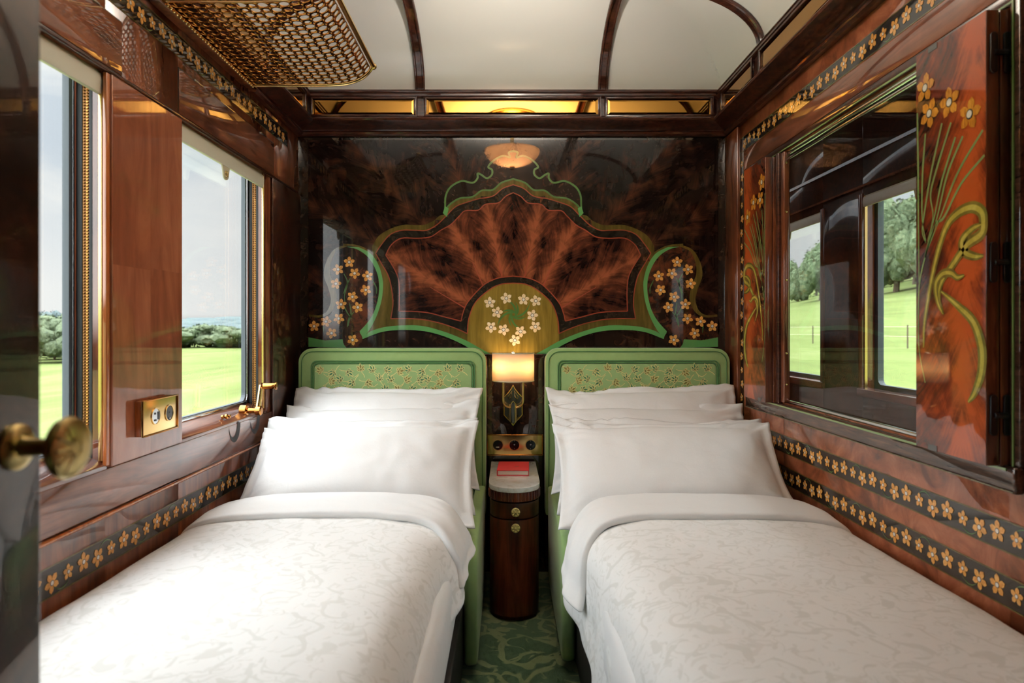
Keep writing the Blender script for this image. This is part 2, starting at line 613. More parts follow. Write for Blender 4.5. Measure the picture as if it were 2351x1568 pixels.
# parts of the window wall
mb = MB()
mb.box(XL, XL + .014, 1.656, 2.014, .795, 1.748, 'pilaster')
pil = mb.build('pilaster_panel', wall_left, bevel=.003)
for y0, y1, z0, z1, mt in ((1.659, 1.835, .798, 1.287, 'pilaster'), (1.8355, 2.011, .798, 1.293, 'pilaster_b'), (1.659, 1.835, 1.2875, 1.745, 'pilaster_b'), (1.8355, 2.011, 1.2935, 1.745, 'pilaster')):
    mb = MB()
    mb.box(XL + .0139, XL + .0143, y0, y1, z0, z1, mt)
    mb.build('veneer_leaf', pil)
mb = MB()
mb.box(XL, XL + .010, 1.640, 1.655, .80, 1.748, 'orange_wood')  # orange tone stands in for warm light on this edge
mb.build('pilaster_edge', wall_left, bevel=.002)
mb = MB()
mb.box(XL, XL + .010, .70, YB - .03, 1.750, 1.762, 'mahog_dark')
mb.build('window_head_rail', wall_left, bevel=.003)
# access flaps above the windows, each with its dark gap and hinges
for y0, y1 in ((.95, 1.722), (2.014, 2.842)):
    mb = MB()
    mb.box(XL, XL + .0035, y0 + .004, y1 - .004, 1.766, 1.900, 'mahog_h')
    fl = mb.build('access_flap', wall_left, bevel=.0015)
    mb = MB()
    for q in ((y0, y0 + .0035, 1.764, 1.903), (y1 - .0035, y1, 1.764, 1.903), (y0, y1, 1.9005, 1.9035)):
        mb.box(XL, XL + .0012, q[0], q[1], q[2], q[3], 'ring')
    mb.build('flap_gap', fl)
    for yh in (y0 + .13, y1 - .13):
        mb = MB()
        mb.box(XL, XL + .006, yh - .03, yh + .03, 1.898, 1.904, 'chrome')
        mb.build('flap_hinge', fl, bevel=.001)
mb = MB()
frieze(mb, fnL, .75, 3.02, E + .836, h=.066, seed=3, step=.0545)
mb.build('flower_frieze', wall_left)
mb = MB()
mb.box(XL, XL + .006, .72, YB - .03, .690, .792, 'mahog_h')
mb.build('ledge_panel', wall_left, bevel=.002)
# copper rail and finger pulls below the far window
mb = MB()
mb.box(XL, XL + .012, .72, YB - .03, .676, .686, 'orange_wood')
mb.build('copper_rail', wall_left, bevel=.004)
for yc in (2.42, 2.615):
    mb = MB()
    out = [(yc - .062 + .0, .797)]
    arc1 = [(yc + .05 * math.cos(t), .790 + .062 * math.sin(t)) for t in [PI + PI * k / 16 for k in range(17)]]
    arc2 = [(yc - .013 + .037 * math.cos(t), .800 + .052 * math.sin(t)) for t in [2 * PI - PI * k / 16 for k in range(17)]]
    for k in range(16):
        p = [arc1[k], arc1[k + 1], arc2[15 - k], arc2[16 - k]]
        mb.face([fnL(a, b, .0068) for a, b in p], 'dark_base')  # flat dark crescent paints the shade of a carved recess
    mb.build('finger_pull', wall_left)
mb = MB()
frieze(mb, fnL, .72, 2.96, E - .538, h=.064, seed=5, step=.0545)
mb.build('flower_frieze', wall_left)
mb = MB()
mb.box(XL, XL + .012, 2.80, YB, .70, 1.75, 'mahog_dark')
mb.build('corner_stile', wall_left, bevel=.003)

# windows of the window wall
xg = XL - .083
for n, (y0, y1) in enumerate(LW):
    w = sempty('window_%d' % (n + 1))
    mb = MB()
    mb.box(xg - .003, xg + .003, y0 + .012, y1 - .012, WZ0 + .03, WZ1, 'glass')
    mb.build('pane', w)
    # moulded grey frame round the pane, with rounded corners
    def rrect(a0, a1, b0, b1, r, k=6):
        o = []
        for ca, cb, s in ((a1 - r, b1 - r, 0), (a0 + r, b1 - r, 1), (a0 + r, b0 + r, 2), (a1 - r, b0 + r, 3)):
            o += [(ca + r * math.cos(PI / 2 * (s + t / k)), cb + r * math.sin(PI / 2 * (s + t / k))) for t in range(k + 1)]
        return o
    def ringframe(mb, o, i, x0, x1, mat):
        N = len(o)
        for k in range(N):
            j = (k + 1) % N
            a, b, c, d = o[k], o[j], i[j], i[k]
            mb.face([(x1, *a), (x1, *b), (x1, *c), (x1, *d)], mat)
            mb.face([(x0, *d), (x0, *c), (x1, *c), (x1, *d)], mat)
            mb.face([(x0, *a), (x0, *b), (x1, *b), (x1, *a)], mat)
    mb = MB()
    ringframe(mb, rrect(y0, y1, WZ0 + .012, WZ1 + .02, .002), rrect(y0 + .022, y1 - .022, WZ0 + .044, WZ1 + .02, .03), xg - .006, xg + .010, 'rubber')
    mb.build('frame', w)
    mb = MB()
    ringframe(mb, rrect(y0 + .010, y1 - .010, WZ0 + .034, WZ1 + .02, .034), rrect(y0 + .014, y1 - .014, WZ0 + .037, WZ1 + .02, .032), xg + .010, xg + .015, 'chrome')
    mb.build('chrome_bead', w)
    mb = MB()
    mb.box(xg + .010, xg + .018, y0 + .03, y1 - .03, WZ0 + .030, WZ0 + .042, 'chrome')
    mb.build('bottom_rail', w, bevel=.002)
    # sloping wooden sill
    mb = MB()
    pr = [(xg - .01, WZ0 - .02), (XL + .004, WZ0 - .02), (XL + .006, WZ0 + .002), (xg + .018, WZ0 + .034), (xg - .01, WZ0 + .034)]
    mb.prism(pr, lambda a, b, d: (a, d, b), y0, y1, 'mahog_h')
    mb.build('sill', w, bevel=.002)
    # blind guides in the far and near jambs
    for yj, s in ((y1, -1), (y0, 1)):
        mb = MB()
        mb.box(xg + .016, xg + .030, yj, yj + s * .004, WZ0 + .01, WZ1, 'rubber_dk')
        mb.box(xg + .047, xg + .054, yj, yj + s * .004, WZ0 + .01, WZ1, 'rubber_dk')
        mb.build('guide_channel', w)
        mb = MB()
        z = WZ0 + .02
        mb.box(xg + .030, xg + .047, yj, yj + s * .002, WZ0 + .01, WZ1, 'bronze')
        while z < WZ1 - .01:
            mb.sphere((xg + .035, yj + s * .003, z), .0028, 'bronze', 6, 4)
            mb.sphere((xg + .043, yj + s * .003, z), .0028, 'brass_dk', 6, 4)
            z += .0072
        mb.build('beaded_guide', w)
        mb = MB()
        mb.box(XL - .014, XL - .004, yj, yj + s * .005, WZ0 + .01, WZ1, 'brass')
        mb.build('brass_strip', w, bevel=.0015)
        mb = MB()
        mb.box(xg + .055, XL - .014, yj, yj + s * .003, WZ0 + .01, WZ1, 'mahog')
        mb.build('jamb_liner', w)
    if n == 1:
        # winding handle and small knob on the sill
        yc, zc = 2.57, .822
        mb = MB()
        mb.lathe([(0, 0), (.022, 0), (.022, .022), (.019, .026), (.011, .027), (.010, .055), (.016, .056), (.018, .060), (.018, .075), (.013, .079), (0, .079)], (XL - .03, yc, zc), (1, 0, 0), 'brass_dk', 20)
        c = mb.build('crank_handle', w, True)
        mb = MB()
        v = []
        mb.tube([(XL + .033, yc, zc), (XL + .036, yc + .012, zc + .05), (XL + .038, yc + .022, zc + .095)], [.010, .009, .0085], 'brass', 10)
        mb.build('crank_arm', c, True)
        mb = MB()
        mb.lathe([(0, 0), (.010, 0), (.014, .003), (.010, .006), (.012, .009), (.0125, .05), (.015, .053), (.015, .058), (0, .06)], (XL + .038, yc + .022, zc + .09), (1, .1, .02), 'brass_dk', 16)
        mb.build('crank_grip', c, True)
        mb = MB()
        mb.lathe([(0, 0), (.007, 0), (.007, .006), (.004, .009), (.009, .014), (.009, .020), (.004, .024), (.007, .03), (0, .033)], (XL - .025, 2.385, .822), (1, 0, .1), 'brass_dk', 14)
        mb.build('latch_knob', w, True)
mb = MB()
mb.box(xg - .003, xg + .003, REAR[0], REAR[1], WZ0, WZ1, 'glass')
w = sempty('window_3')  # unseen window, added to let more daylight in
mb.build('pane', w)


def blind(y0, y1, x, zt, drop, s, label, group):
    """roller blind, rolled up: bar with a tab and a metal eyelet, s = side that faces the cabin"""
    t = thing('roller_blind', label, 'blind', group)
    mb = MB()
    mb.tube([(x - s * .022, y0 + .004, zt + .004), (x - s * .022, y1 - .004, zt + .004)], .016, 'cream', 14)
    mb.build('roller', t, True)
    mb = MB()
    pr = [(x - s * .009, zt - .002), (x, zt), (x + s * .003, zt - .018), (x + s * .001, zt - drop), (x - s * .010, zt - drop)]
    mb.prism(pr, lambda a, b, d: (a, d, b), y0 + .004, y1 - .004, 'cream_bar')
    mb.build('bottom_bar', t, bevel=.002)
    yc = (y0 + y1) / 2
    h = drop
    mb = MB()
    oc = [(-.06, 0), (-.036, -.004), (-.026, -.022), (-.022, -.04), (-.012, -.050), (0, -.053), (.012, -.050), (.022, -.04), (.026, -.022), (.036, -.004), (.06, 0)]
    oc = sp2(oc, 4)
    mb.prism([(yc + a, zt - h + b + .006) for a, b in oc], lambda a, b, d: (d, a, b), x - s * .006, x - s * .002, 'cream')
    tb = mb.build('pull_tab', t)
    mb = MB()
    mb.tube([(x - s * .001, yc + .0085 * math.cos(k * PI / 8), zt - h - .026 + .0085 * math.sin(k * PI / 8)) for k in range(16)], .0032, 'brass_old', 6, closed=True)
    mb.build('eyelet', tb, True)
    base_at(t, (x, yc, zt - drop))
    return t


blind(LW[0][0], LW[0][1], XL - .006, WZ1 - .006, .050, 1, 'cream roller blind at the top of the nearer left window, beside the door edge', 'roller blinds of the cabin windows')
blind(LW[1][0], LW[1][1], XL - .006, WZ1 - .006, .050, 1, 'cream roller blind with eyelet tab at the top of the window above the left bed', 'roller blinds of the cabin windows')

# ------------------------------------------------------------------ corridor wall with its inner window
OY0, OY1, OZ0, OZ1 = 1.395, 2.535, .858, 1.782
mb = MB()
pierced(mb, XR, XR + .016, YF, 7.2, 0, 2.22, [(OY0, OY1, OZ0, OZ1)], 'burl')
wall_right = struct(mb.build('wall_right', bevel=.002))
mb = MB()
mb.box(XR - .016, XR, 3.005, YB, .5, 2.02, 'mahog')
mb.build('corner_stile', wall_right, bevel=.004)
mb = MB()
frieze(mb, fnR, .75, 3.008, E + .804, h=.062, seed=11)
mb.build('flower_frieze', wall_right)
mb = MB()
frieze(mb, fnR, .62, E + .773, 2.985, h=.040, step=.060, r=.0195, seed=12, vertical=True)
mb.build('flower_frieze', wall_right)
mb = MB()
frieze(mb, fnR, .75, 2.96, E - .427, h=.063, seed=13)
mb.build('flower_frieze', wall_right)
mb = MB()
frieze(mb, fnR, .75, 2.96, E - .540, h=.063, seed=14)
mb.build('flower_frieze', wall_right)
mb = MB()
mb.box(XR, XR - .004, .75, 2.955, OZ1 + .035, E + .766, 'mahog_h')
mb.build('head_panel', wall_right, bevel=.001)

win = sempty('window_4')
mb = MB()
mb.box(XR + .009, XR + .013, OY0, OY1, OZ0, OZ1, 'glass')
mb.build('pane', win)
mb = MB()
mb.box(XR - .022, XR, 1.352, 2.885, OZ0 - .058, OZ0 - .004, 'rosewood')
mb.build('sill_moulding', win, bevel=.006)
mb = MB()
mb.box(XR - .008, XR, 1.362, 2.875, OZ1 + .004, OZ1 + .033, 'mahog_dark')
mb.build('head_moulding', win, bevel=.004)
mb = MB()
mb.box(XR - .026, XR - .0225, 1.372, 2.82, OZ0 - .0135, OZ0 - .0085, 'stem_gr')
mb.box(XR - .026, XR - .0225, 1.352, 2.88, OZ0 - .0545, OZ0 - .0520, 'olive')
mb.box(XR - .0105, XR - .008, 1.372, 2.83, OZ1 + .006, OZ1 + .010, 'stem_gr')
mb.box(XR - .0125, XR - .010, 1.369, 1.373, OZ0 - .012, OZ1 + .01, 'stem_gr')
mb.build('green_stringing', win)
mb = MB()
mb.box(XR - .010, XR, 1.354, 1.383, OZ0 - .004, OZ1 + .034, 'rosewood')
mb.build('side_moulding', win, bevel=.003)
mb = MB()
mb.box(XR - .002, XR + .008, OY0 + .01, OY1 - .01, OZ0, OZ0 + .011, 'chrome')
mb.box(XR - .002, XR + .008, OY0 + .01, OY1 - .01, OZ1 - .014, OZ1 - .005, 'chrome')
mb.box(XR - .004, XR + .002, OY0 + .01, OY1 - .01, OZ1 - .034, OZ1 - .026, 'chrome')
mb.build('glazing_rail', win, bevel=.002)
mb = MB()
mb.box(XR - .012, XR + .008, 2.505, 2.535, OZ0, OZ1, 'mahog')
mb.box(XR - .020, XR, 2.540, 2.565, OZ0 - .004, OZ1 + .004, 'mahog_trim')
jb = mb.build('jamb', win, bevel=.003)
for z in (.925, 1.04, 1.31, 1.56, 1.74):
    mb = MB()
    mb.lathe([(.0045, 0), (.004, .002), (0, .003)], (XR - .004, 2.505, z), (0, -1, 0), 'brass', 10)
    mb.build('screw', jb, True)
mb = MB()
mb.box(XR + .016, XR + .022, OY0 - .04, OY0, OZ0 - .04, OZ1 + .04, 'mahog')
mb.box(XR + .016, XR + .022, OY1, OY1 + .04, OZ0 - .04, OZ1 + .04, 'mahog')
mb.box(XR + .016, XR + .022, OY0, OY1, OZ0 - .04, OZ0, 'mahog')
mb.box(XR + .016, XR + .022, OY0, OY1, OZ1, OZ1 + .04, 'mahog')
mb.build('corridor_architrave', win)

# folded marquetry shutters either side of the inner window
DS = dict(
    fl=[(109, 1706), (68, 1640), (-5, 1642), (-73, 1594)],
    thin=[[(84, 1597), (95, 1503), (97, 1400), (82, 1335)], [(22, 1603), (63, 1496), (90, 1399), (96, 1363), (82, 1335)],
          [(-10, 1595), (42, 1501), (64, 1447), (55, 1393), (75, 1338)], [(-25, 1558), (22, 1471), (50, 1392), (86, 1305)], [(-50, 1553), (2, 1482), (39, 1391), (86, 1300)],
          [(-113, 1548), (-32, 1475), (27, 1389), (78, 1315)], [(-118, 1494), (-45, 1450), (14, 1386), (47, 1373), (82, 1309), (107, 1242), (112, 1168), (109, 1080), (85, 1001)],
          [(116, 1656), (113, 1525), (112, 1402), (110, 1299), (109, 1242)]],
    r1=[(91, 1085), (85, 1154), (51, 1272), (11, 1355), (-29, 1385), (-77, 1392), (-108, 1378), (-115, 1355), (-108, 1330), (-65, 1313), (-17, 1274), (21, 1240), (33, 1203), (16, 1163)],
    r2=[(-114, 1351), (-80, 1344), (-48, 1323), (-56, 1298), (-88, 1285), (-116, 1283)],
    r3=[(24, 1216), (-36, 1180), (-85, 1144), (-110, 1090), (-108, 1037), (-88, 993), (-68, 971)],
    r4=[(18, 1165), (37, 1195), (43, 1233), (21, 1255), (-11, 1256), (-33, 1244), (-56, 1247)])


def shutter(yc, w, mir, label):
    t = thing('folding_shutter', label, 'shutter', None)
    z0, z1, X = .852, 1.778, .972
    mb = MB()
    mb.box(X, X + .026, yc - w / 2, yc + w / 2, z0, z1, 'mahog')
    leaf = mb.build('front_leaf', t, bevel=.0015)
    mb = MB()
    mb.box(X + .0285, XR - .001, yc - w / 2, yc + w / 2, z0, z1, 'mahog')
    mb.build('rear_leaf', t, bevel=.0015)
    # figured face: two book-matched panels of veneer and the inlay on it
    k = .972
    fn = lambda a, b, l: (X - l, yc + mir * a * k / 1000, E + (b / 1000 - E) * k)
    mb = MB()
    y0, y1, zz0, zz1 = -w / 2 + .001, w / 2 - .001, z0 + .001, z1 - .001
    g = [(y0 + (y1 - y0) * i / 6, zz0 + (zz1 - zz0) * j / 12) for j in range(13) for i in range(7)]
    for j in range(12):
        for i in range(6):
            q = [g[j * 7 + i], g[j * 7 + i + 1], g[(j + 1) * 7 + i + 1], g[(j + 1) * 7 + i]]
            mb.face([(X - .0004, yc + mir * a, b) for a, b in q], 'fan_red', [(1.9 - b, a + .062 + (b - 1.3) * .05) for a, b in q])
    mb.build('veneer_face', leaf)
    mb = MB()
    for i, p in enumerate(DS['thin']):
        ribbon(mb, fn, sp2(p, 8), lambda t: 3.5 + 3. * math.sin(PI * min(1, t + .25)), .0009, 'stem_gr')
    for q, w0, dk in ((DS['r3'], 17, 0), (DS['r1'], 17, 1), (DS['r2'], 14, 1), (DS['r4'], 11, 0)):
        s = sp2(q, 8)
        ribbon(mb, fn, s, lambda t: 3 + (w0 + 7) * math.sin(PI * min(1, max(0, t * .96 + .02))) ** .7, .0012 if q is not DS['r4'] else .0018, 'ribbon_dk')
        ribbon(mb, fn, s, lambda t: 1.5 + w0 * .62 * math.sin(PI * t) ** .8, .0015 if q is not DS['r4'] else .0021, 'ribbon')
    # clip the flower that runs off the edge by keeping its centre inside
    for i, c in enumerate(DS['fl']):
        flower(mb, fn, (min(c[0], 84) if i == 0 else c[0], c[1]), 36, PI / 2 + (.15, .5, -.1, .2)[i], .0015, 'petal_or', 1.15)
    mb.build('marquetry', leaf)
    mb = MB()
    yy = yc + mir * .055
    mb.box(X - .0012, X + .001, yy - .016, yy + .016, z0, z0 + .013, 'ring')
    mb.build('catch_slot', leaf)
    mb = MB()
    mb.box(X - .0012, X + .001, yy - .016, yy + .016, z1 - .013, z1, 'ring')
    mb.build('catch_slot', leaf)
    return t


tn = shutter(1.5045, .238, 1, 'folded marquetry shutter nearest the camera, beside the black hinges')
for zc in (.955, 1.265, 1.69):
    mb = MB()
    YE = 1.3845
    for xh in (.985, 1.0125):
        o = [(xh + .0075 * math.cos(a), zc + (.034 if math.sin(a) > 0 else -.034) + .0075 * math.sin(a)) for a in [2 * PI * k / 16 + .01 for k in range(16)]]
        mb.prism(o, lambda a, b, d: (a, d, b), YE - .004, YE + .001, 'black')
    mb.tube([(.985, YE - .003, zc), (1.0125, YE - .003, zc)], .006, 'black', 8)
    mb.build('hinge', tn, bevel=.001)
base_at(tn, (1.0, 1.5, .852))
tf = shutter(2.687, .228, -1, 'folded marquetry shutter at the far end of the inner window, above the right pillows')
base_at(tf, (1.0, 2.69, .852))

# corridor beyond the inner window
CX = 1.66
CW = [(-.9, .9), (1.3, 2.02), (2.32, 3.19), (3.588, 4.46)]
mb = MB()
pierced(mb, CX, CX + .088, YF, 7.2, 0, 2.3, [(a, b, .845, 1.75) for a, b in CW], 'mahog_dark')
wo = struct(mb.build('wall_outer', bevel=.002))
for n, (y0, y1) in enumerate(CW):
    w = sempty('window_%d' % (n + 5))
    mb = MB()
    mb.box(CX + .075, CX + .08, y0, y1, .845, 1.75, 'glass')
    mb.build('pane', w)
    if n < 2: continue
    mb = MB()
    ringframe(mb, rrect(y0, y1, .845, 1.76, .002), rrect(y0 + .03, y1 - .03, .872, 1.76, .03), CX + .082, CX + .055, 'rubber')
    mb.build('frame', w)
    mb = MB()
    mb.box(CX - .012, CX + .05, y0 - .02, y0 + .012, .845, 1.76, 'mahog')
    mb.box(CX - .012, CX + .05, y1 - .012, y1 + .02, .845, 1.76, 'mahog')
    mb.build('jamb', w, bevel=.003)
    mb = MB()
    mb.box(CX + .0, CX + .012, y1 - .02, y1 - .012, .85, 1.75, 'brass')
    mb.build('brass_strip', w)
    mb = MB()
    mb.box(CX - .02, CX + .07, y0 - .02, y1 + .02, .815, .852, 'mahog_h')
    mb.build('sill', w, bevel=.004)
mb = MB()
mb.box(CX - .012, CX, .8, 5, 1.79, 1.80, 'mahog')
mb.box(CX - .008, CX, .8, 5, 1.93, 1.945, 'mahog')
mb.build('head_rail', wo)
blind(2.32, 3.19, CX - .004, 1.742, .045, -1, 'roller blind with eyelet tab at the nearer corridor window, seen through the glass', 'roller blinds in the corridor')
blind(3.588, 4.46, CX - .004, 1.742, .045, -1, 'roller blind at the farther corridor window, its tab out of view', 'roller blinds in the corridor')
mb = MB()
mb.box(XR + .04, CX + .1, YF, 7.2, -.05, 0, 'carpet')
struct(mb.build('floor_corridor'))
mb = MB()
mb.box(XR + .04, CX + .1, YF, 7.2, 2.25, 2.3, 'plaster')
struct(mb.build('ceiling_corridor'))
mb = MB()
mb.box(XR + .04, CX + .1, 7.2, 7.25, 0, 2.3, 'mahog_dark')
struct(mb.build('wall_corridor_end'))

# enclosure behind the camera
mb = MB()
mb.box(XL - .1, CX + .1, YF - .05, YF, 0, 2.6, 'plaster')
struct(mb.build('wall_front'))

# ------------------------------------------------------------------ headboard wall and its marquetry
mb = MB()
mb.box(XL - .1, XR + .05, YB + .002, YB + .05, 0, 2.22, 'burl_dark')
wall_back = struct(mb.build('wall_back'))
CXM, CZM = .0268, 1.126        # centre of the design


def fnM(a, b, l):              # design units are millimetres from the design's axis
    return (CXM + a / 1000, YB - l, b / 1000)


D = dict(
    crest=[(-317, 1666), (-316, 1703), (-313, 1750), (-290, 1790), (-240, 1817), (-189, 1809), (-166, 1830), (-165, 1852), (-148, 1846), (-122, 1830), (-99, 1847), (-99, 1870), (-116, 1883), (-89, 1914), (-48, 1934), (-16, 1927), (-21, 1950), (0, 1956)],
    green2=[(-317, 1668), (-300, 1703), (-250, 1736), (-189, 1744), (-146, 1773), (-95, 1776), (-55, 1809), (0, 1827)],
    oliveO=[(-656, 1514), (-626, 1561), (-572, 1595), (-505, 1614), (-425, 1612), (-371, 1632), (-344, 1655), (-317, 1666), (-300, 1703), (-250, 1736), (-189, 1744), (-146, 1773), (-95, 1776), (-55, 1809), (0, 1827)],
    redA=[(-640, 1481), (-613, 1521), (-572, 1568), (-519, 1588), (-451, 1588), (-404, 1588), (-357, 1612), (-317, 1649), (-270, 1696), (-223, 1716), (-156, 1736), (-129, 1739), (-89, 1750), (-48, 1783), (0, 1800)],
    redB=[(-593, 1473), (-566, 1521), (-519, 1551), (-445, 1551), (-384, 1558), (-337, 1588), (-290, 1615), (-250, 1655), (-223, 1679), (-163, 1682), (-129, 1709), (-69, 1716), (-35, 1746), (0, 1763)],
    redAs=[(-640, 1481), (-613, 1434), (-582, 1380), (-566, 1320), (-559, 1246), (-569, 1177)],
    redBs=[(-593, 1473), (-559, 1420), (-535, 1367), (-529, 1299), (-531, 1212)],
    redAb=[(-569, 1177), (-492, 1178), (-411, 1172), (-324, 1152), (-257, 1128), (-213, 1108)],
    redBb=[(-531, 1212), (-458, 1211), (-391, 1204), (-317, 1185), (-242, 1166)],
    ring=[(-242, 1166), (-233, 1205), (-210, 1256), (-142, 1330), (-89, 1360), (-48, 1370), (0, 1375)],
    medal=[(-213, 1108), (-206, 1178), (-176, 1252), (-109, 1313), (-55, 1338), (0, 1343)],
    crescL=[(-774, 1512), (-727, 1500), (-680, 1469), (-646, 1420), (-626, 1360), (-625, 1293), (-643, 1219), (-673, 1165), (-714, 1119)],
    crescR=[(-707, 1084), (-673, 1118), (-640, 1178), (-616, 1246), (-606, 1306), (-607, 1360), (-626, 1427), (-663, 1481), (-720, 1511)],
    bandT=[(-707, 1084), (-666, 1117), (-599, 1138), (-519, 1146), (-425, 1144), (-324, 1118), (-223, 1078), (-156, 1041), (-107, 1014)],
    bandB=[(-699, 1083), (-613, 1115), (-519, 1125), (-411, 1119), (-317, 1094), (-236, 1058), (-163, 1014)],
    tail=[(-952, 1091), (-875, 1076), (-794, 1082), (-775, 1041), (-952, 1047)],
    cart=[(-774, 1521), (-714, 1511), (-663, 1481), (-626, 1427), (-607, 1360), (-606, 1306), (-616, 1246), (-640, 1178), (-673, 1118), (-714, 1105), (-794, 1082), (-875, 1076), (-952, 1091), (-952, 1185), (-902, 1178), (-855, 1192), (-838, 1225), (-834, 1273), (-848, 1326), (-861, 1380), (-856, 1434), (-828, 1488)],
    scroll=[(-774, 1518), (-828, 1494), (-858, 1440), (-865, 1380), (-845, 1326), (-834, 1266), (-855, 1212), (-895, 1189), (-949, 1192)],
    fl=[(-762, 1440), (-813, 1406), (-737, 1388), (-824, 1340), (-677, 1375), (-685, 1311), (-747, 1279), (-800, 1244), (-722, 1230), (-810, 1178), (-870, 1164), (-925, 1142), (-844, 1110), (-746, 1079)],
    stems=[[(-787, 1387), (-771, 1346), (-784, 1286), (-781, 1246)], [(-757, 1367), (-777, 1326), (-789, 1293)], [(-653, 1357), (-636, 1320), (-636, 1293)], [(-761, 1252), (-754, 1205), (-761, 1172), (-767, 1145)], [(-740, 1209), (-764, 1178), (-771, 1138)], [(-787, 1236), (-771, 1205), (-752, 1178)], [(-883, 1148), (-880, 1111)]],
    wf=[(-109, 1252), (-32, 1272), (-75, 1207), (-103, 1138), (-45, 1126), (8, 1077), (48, 1266), (105, 1260), (89, 1193), (103, 1140), (34, 1118)])
mir = lambda p: [(-a, b) for a, b in p]
full = lambda p: p + mir(p)[::-1][1:]
O = Vector((0, 1126))


def polar_uv(axis):
    def f(a, b):
        d = math.hypot(a, b - 1126)
        t = math.atan2(b - 1126, a) - axis
        return (d / 1000, d / 1000 * t + .003)
    return f


def sector_clip(pts, a0, a1):
    """clip a polygon to the wedge between angles a0 < a1 about the design's centre"""
    def half(P, nx, ny):
        out = []
        for i in range(len(P)):
            p, q = P[i], P[(i + 1) % len(P)]
            dp, dq = p[0] * nx + (p[1] - 1126) * ny, q[0] * nx + (q[1] - 1126) * ny
            if dp >= 0: out.append(p)
            if dp * dq < 0:
                t = dp / (dp - dq)
                out.append((p[0] + (q[0] - p[0]) * t, p[1] + (q[1] - p[1]) * t))
        return out
    P = half(pts, -math.sin(a0), math.cos(a0))
    return half(P, math.sin(a1), -math.cos(a1)) if len(P) > 2 else []


def feathers(mb, outline, axes, bounds, lift, mat):
    for i, ax in enumerate(axes):
        P = sector_clip(outline, bounds[i], bounds[i + 1])
        if len(P) > 2:
            # fine radial grid for clean UVs
            uvf = polar_uv(ax)
            m = .5 * (bounds[i] + bounds[i + 1])
            for (u0, u1) in ((bounds[i], ax), (ax, bounds[i + 1])):
                k = max(1, int((u1 - u0) / .09))
                for j in range(k):
                    q = sector_clip(P, u0 + (u1 - u0) * j / k, u0 + (u1 - u0) * (j + 1) / k)
                    if len(q) > 2: poly(mb, fnM, q, lift, mat, uvf)


mb = MB()
# dark ground of radiating crotch veneer
rad = math.radians
rect = [(-952, 640), (952, 640), (952, 2020), (-952, 2020)]
axes = [rad(a) for a in (12, 32, 49, 70, 110, 131, 148, 168)]
bnds = [rad(a) for a in (-30, 22, 41, 60, 90, 120, 139, 158, 210)]
feathers(mb, rect, axes, bnds, .0004, 'fan_dark')
for x0, x1, z0, z1 in ((-1000, -953, .6, 2.03), (953, 1000, .6, 2.03), (-953, 953, 2.008, 2.03)):
    mb.face([fnM(x0, z0 * 1000, .001), fnM(x1, z0 * 1000, .001), fnM(x1, z1 * 1000, .001), fnM(x0, z1 * 1000, .001)], 'burl_green')
# crest
cr = full(sp2(D['crest'], 5))
poly(mb, fnM, cr + full(sp2(D['green2'], 5))[::-1], .0008, 'burl_dark')
ribbon(mb, fnM, cr, 9, .0018, 'green_dk')
mb.face([fnM(a, b, .002) for a, b in ((-327, 1668), (-308, 1650), (-300, 1690), (-317, 1700))], 'green_in')
mb.face([fnM(-a, b, .002) for a, b in ((-327, 1668), (-308, 1650), (-300, 1690), (-317, 1700))][::-1], 'green_in')
# olive border, burl band, fan
oo = full(sp2(D['oliveO'], 5))
bt = sp2(D['bandT'], 5)
shell = oo + mir([(-640, 1178), (-673, 1118), (-707, 1084)][::1]) + mir(bt) + bt[::-1] + [(-673, 1118), (-640, 1178), (-616, 1246), (-606, 1306), (-607, 1360), (-626, 1427)]
left_edge = [(-707, 1084), (-673, 1118), (-640, 1178), (-616, 1246), (-606, 1306), (-607, 1360), (-626, 1427), (-656, 1480)]
shell = oo + mir(left_edge)[::-1] + mir(bt)[1:] + bt[::-1] + left_edge[1:]
poly(mb, fnM, shell, .0008, 'olive')
A = sp2(D['redA'], 5)
As, Ab = sp2(D['redAs'], 5), sp2(D['redAb'], 5)
loopA = full(A) + mir(As)[1:] + mir(Ab)[1:] + Ab[::-1][0:] + As[::-1][1:-1]
poly(mb, fnM, loopA, .0011, 'burl_green')
B = sp2(D['redB'], 5)
Bs, Bb, Rg = sp2(D['redBs'], 5), sp2(D['redBb'], 5), sp2(D['ring'], 5)
loopB = full(B) + mir(Bs)[1:] + mir(Bb)[1:] + mir(Rg)[1:] + Rg[::-1][1:] + Bb[::-1][1:] + Bs[::-1][1:-1]
fax = [rad(a) for a in (30.5, 59.5, 78, 102, 120.5, 149.5)]
fbn = [rad(a) for a in (-5, 45, 69, 90, 111, 135, 185)]
feathers(mb, loopB, fax, fbn, .0014, 'fan')
for line in (full(A), As, mir(As), Ab, mir(Ab), full(B), Bs, mir(Bs), Bb, mir(Bb), full(Rg), full(sp2(D['medal'], 5))):
    ribbon(mb, fnM, line, 5, .0019, 'red_in')
for p, q in (((-242 + 17, 1228), (-625, 1466)), ((-140, 1331), (-262, 1600)), ((-52, 1370), (-125, 1705))):
    for s in (1, -1):
        ribbon(mb, fnM, [(s * p[0], p[1]), (s * (p[0] * .6 + q[0] * .4), p[1] * .6 + q[1] * .4)], lambda t: 6 - 3.5 * t, .0017, 'red_in')
ribbon(mb, fnM, full(sp2(D['green2'], 5)), 8, .0019, 'green_dk')
# small paler blocks where the border is jointed
for a, b in ((-618, 1462), (-353, 1618), (-140, 1728)):
    for s in (1, -1):
        poly(mb, fnM, [(s * (a - 17), b - 19), (s * (a + 14), b - 14), (s * (a + 17), b + 17), (s * (a - 9), b + 19)], .0015, 'burl_red')
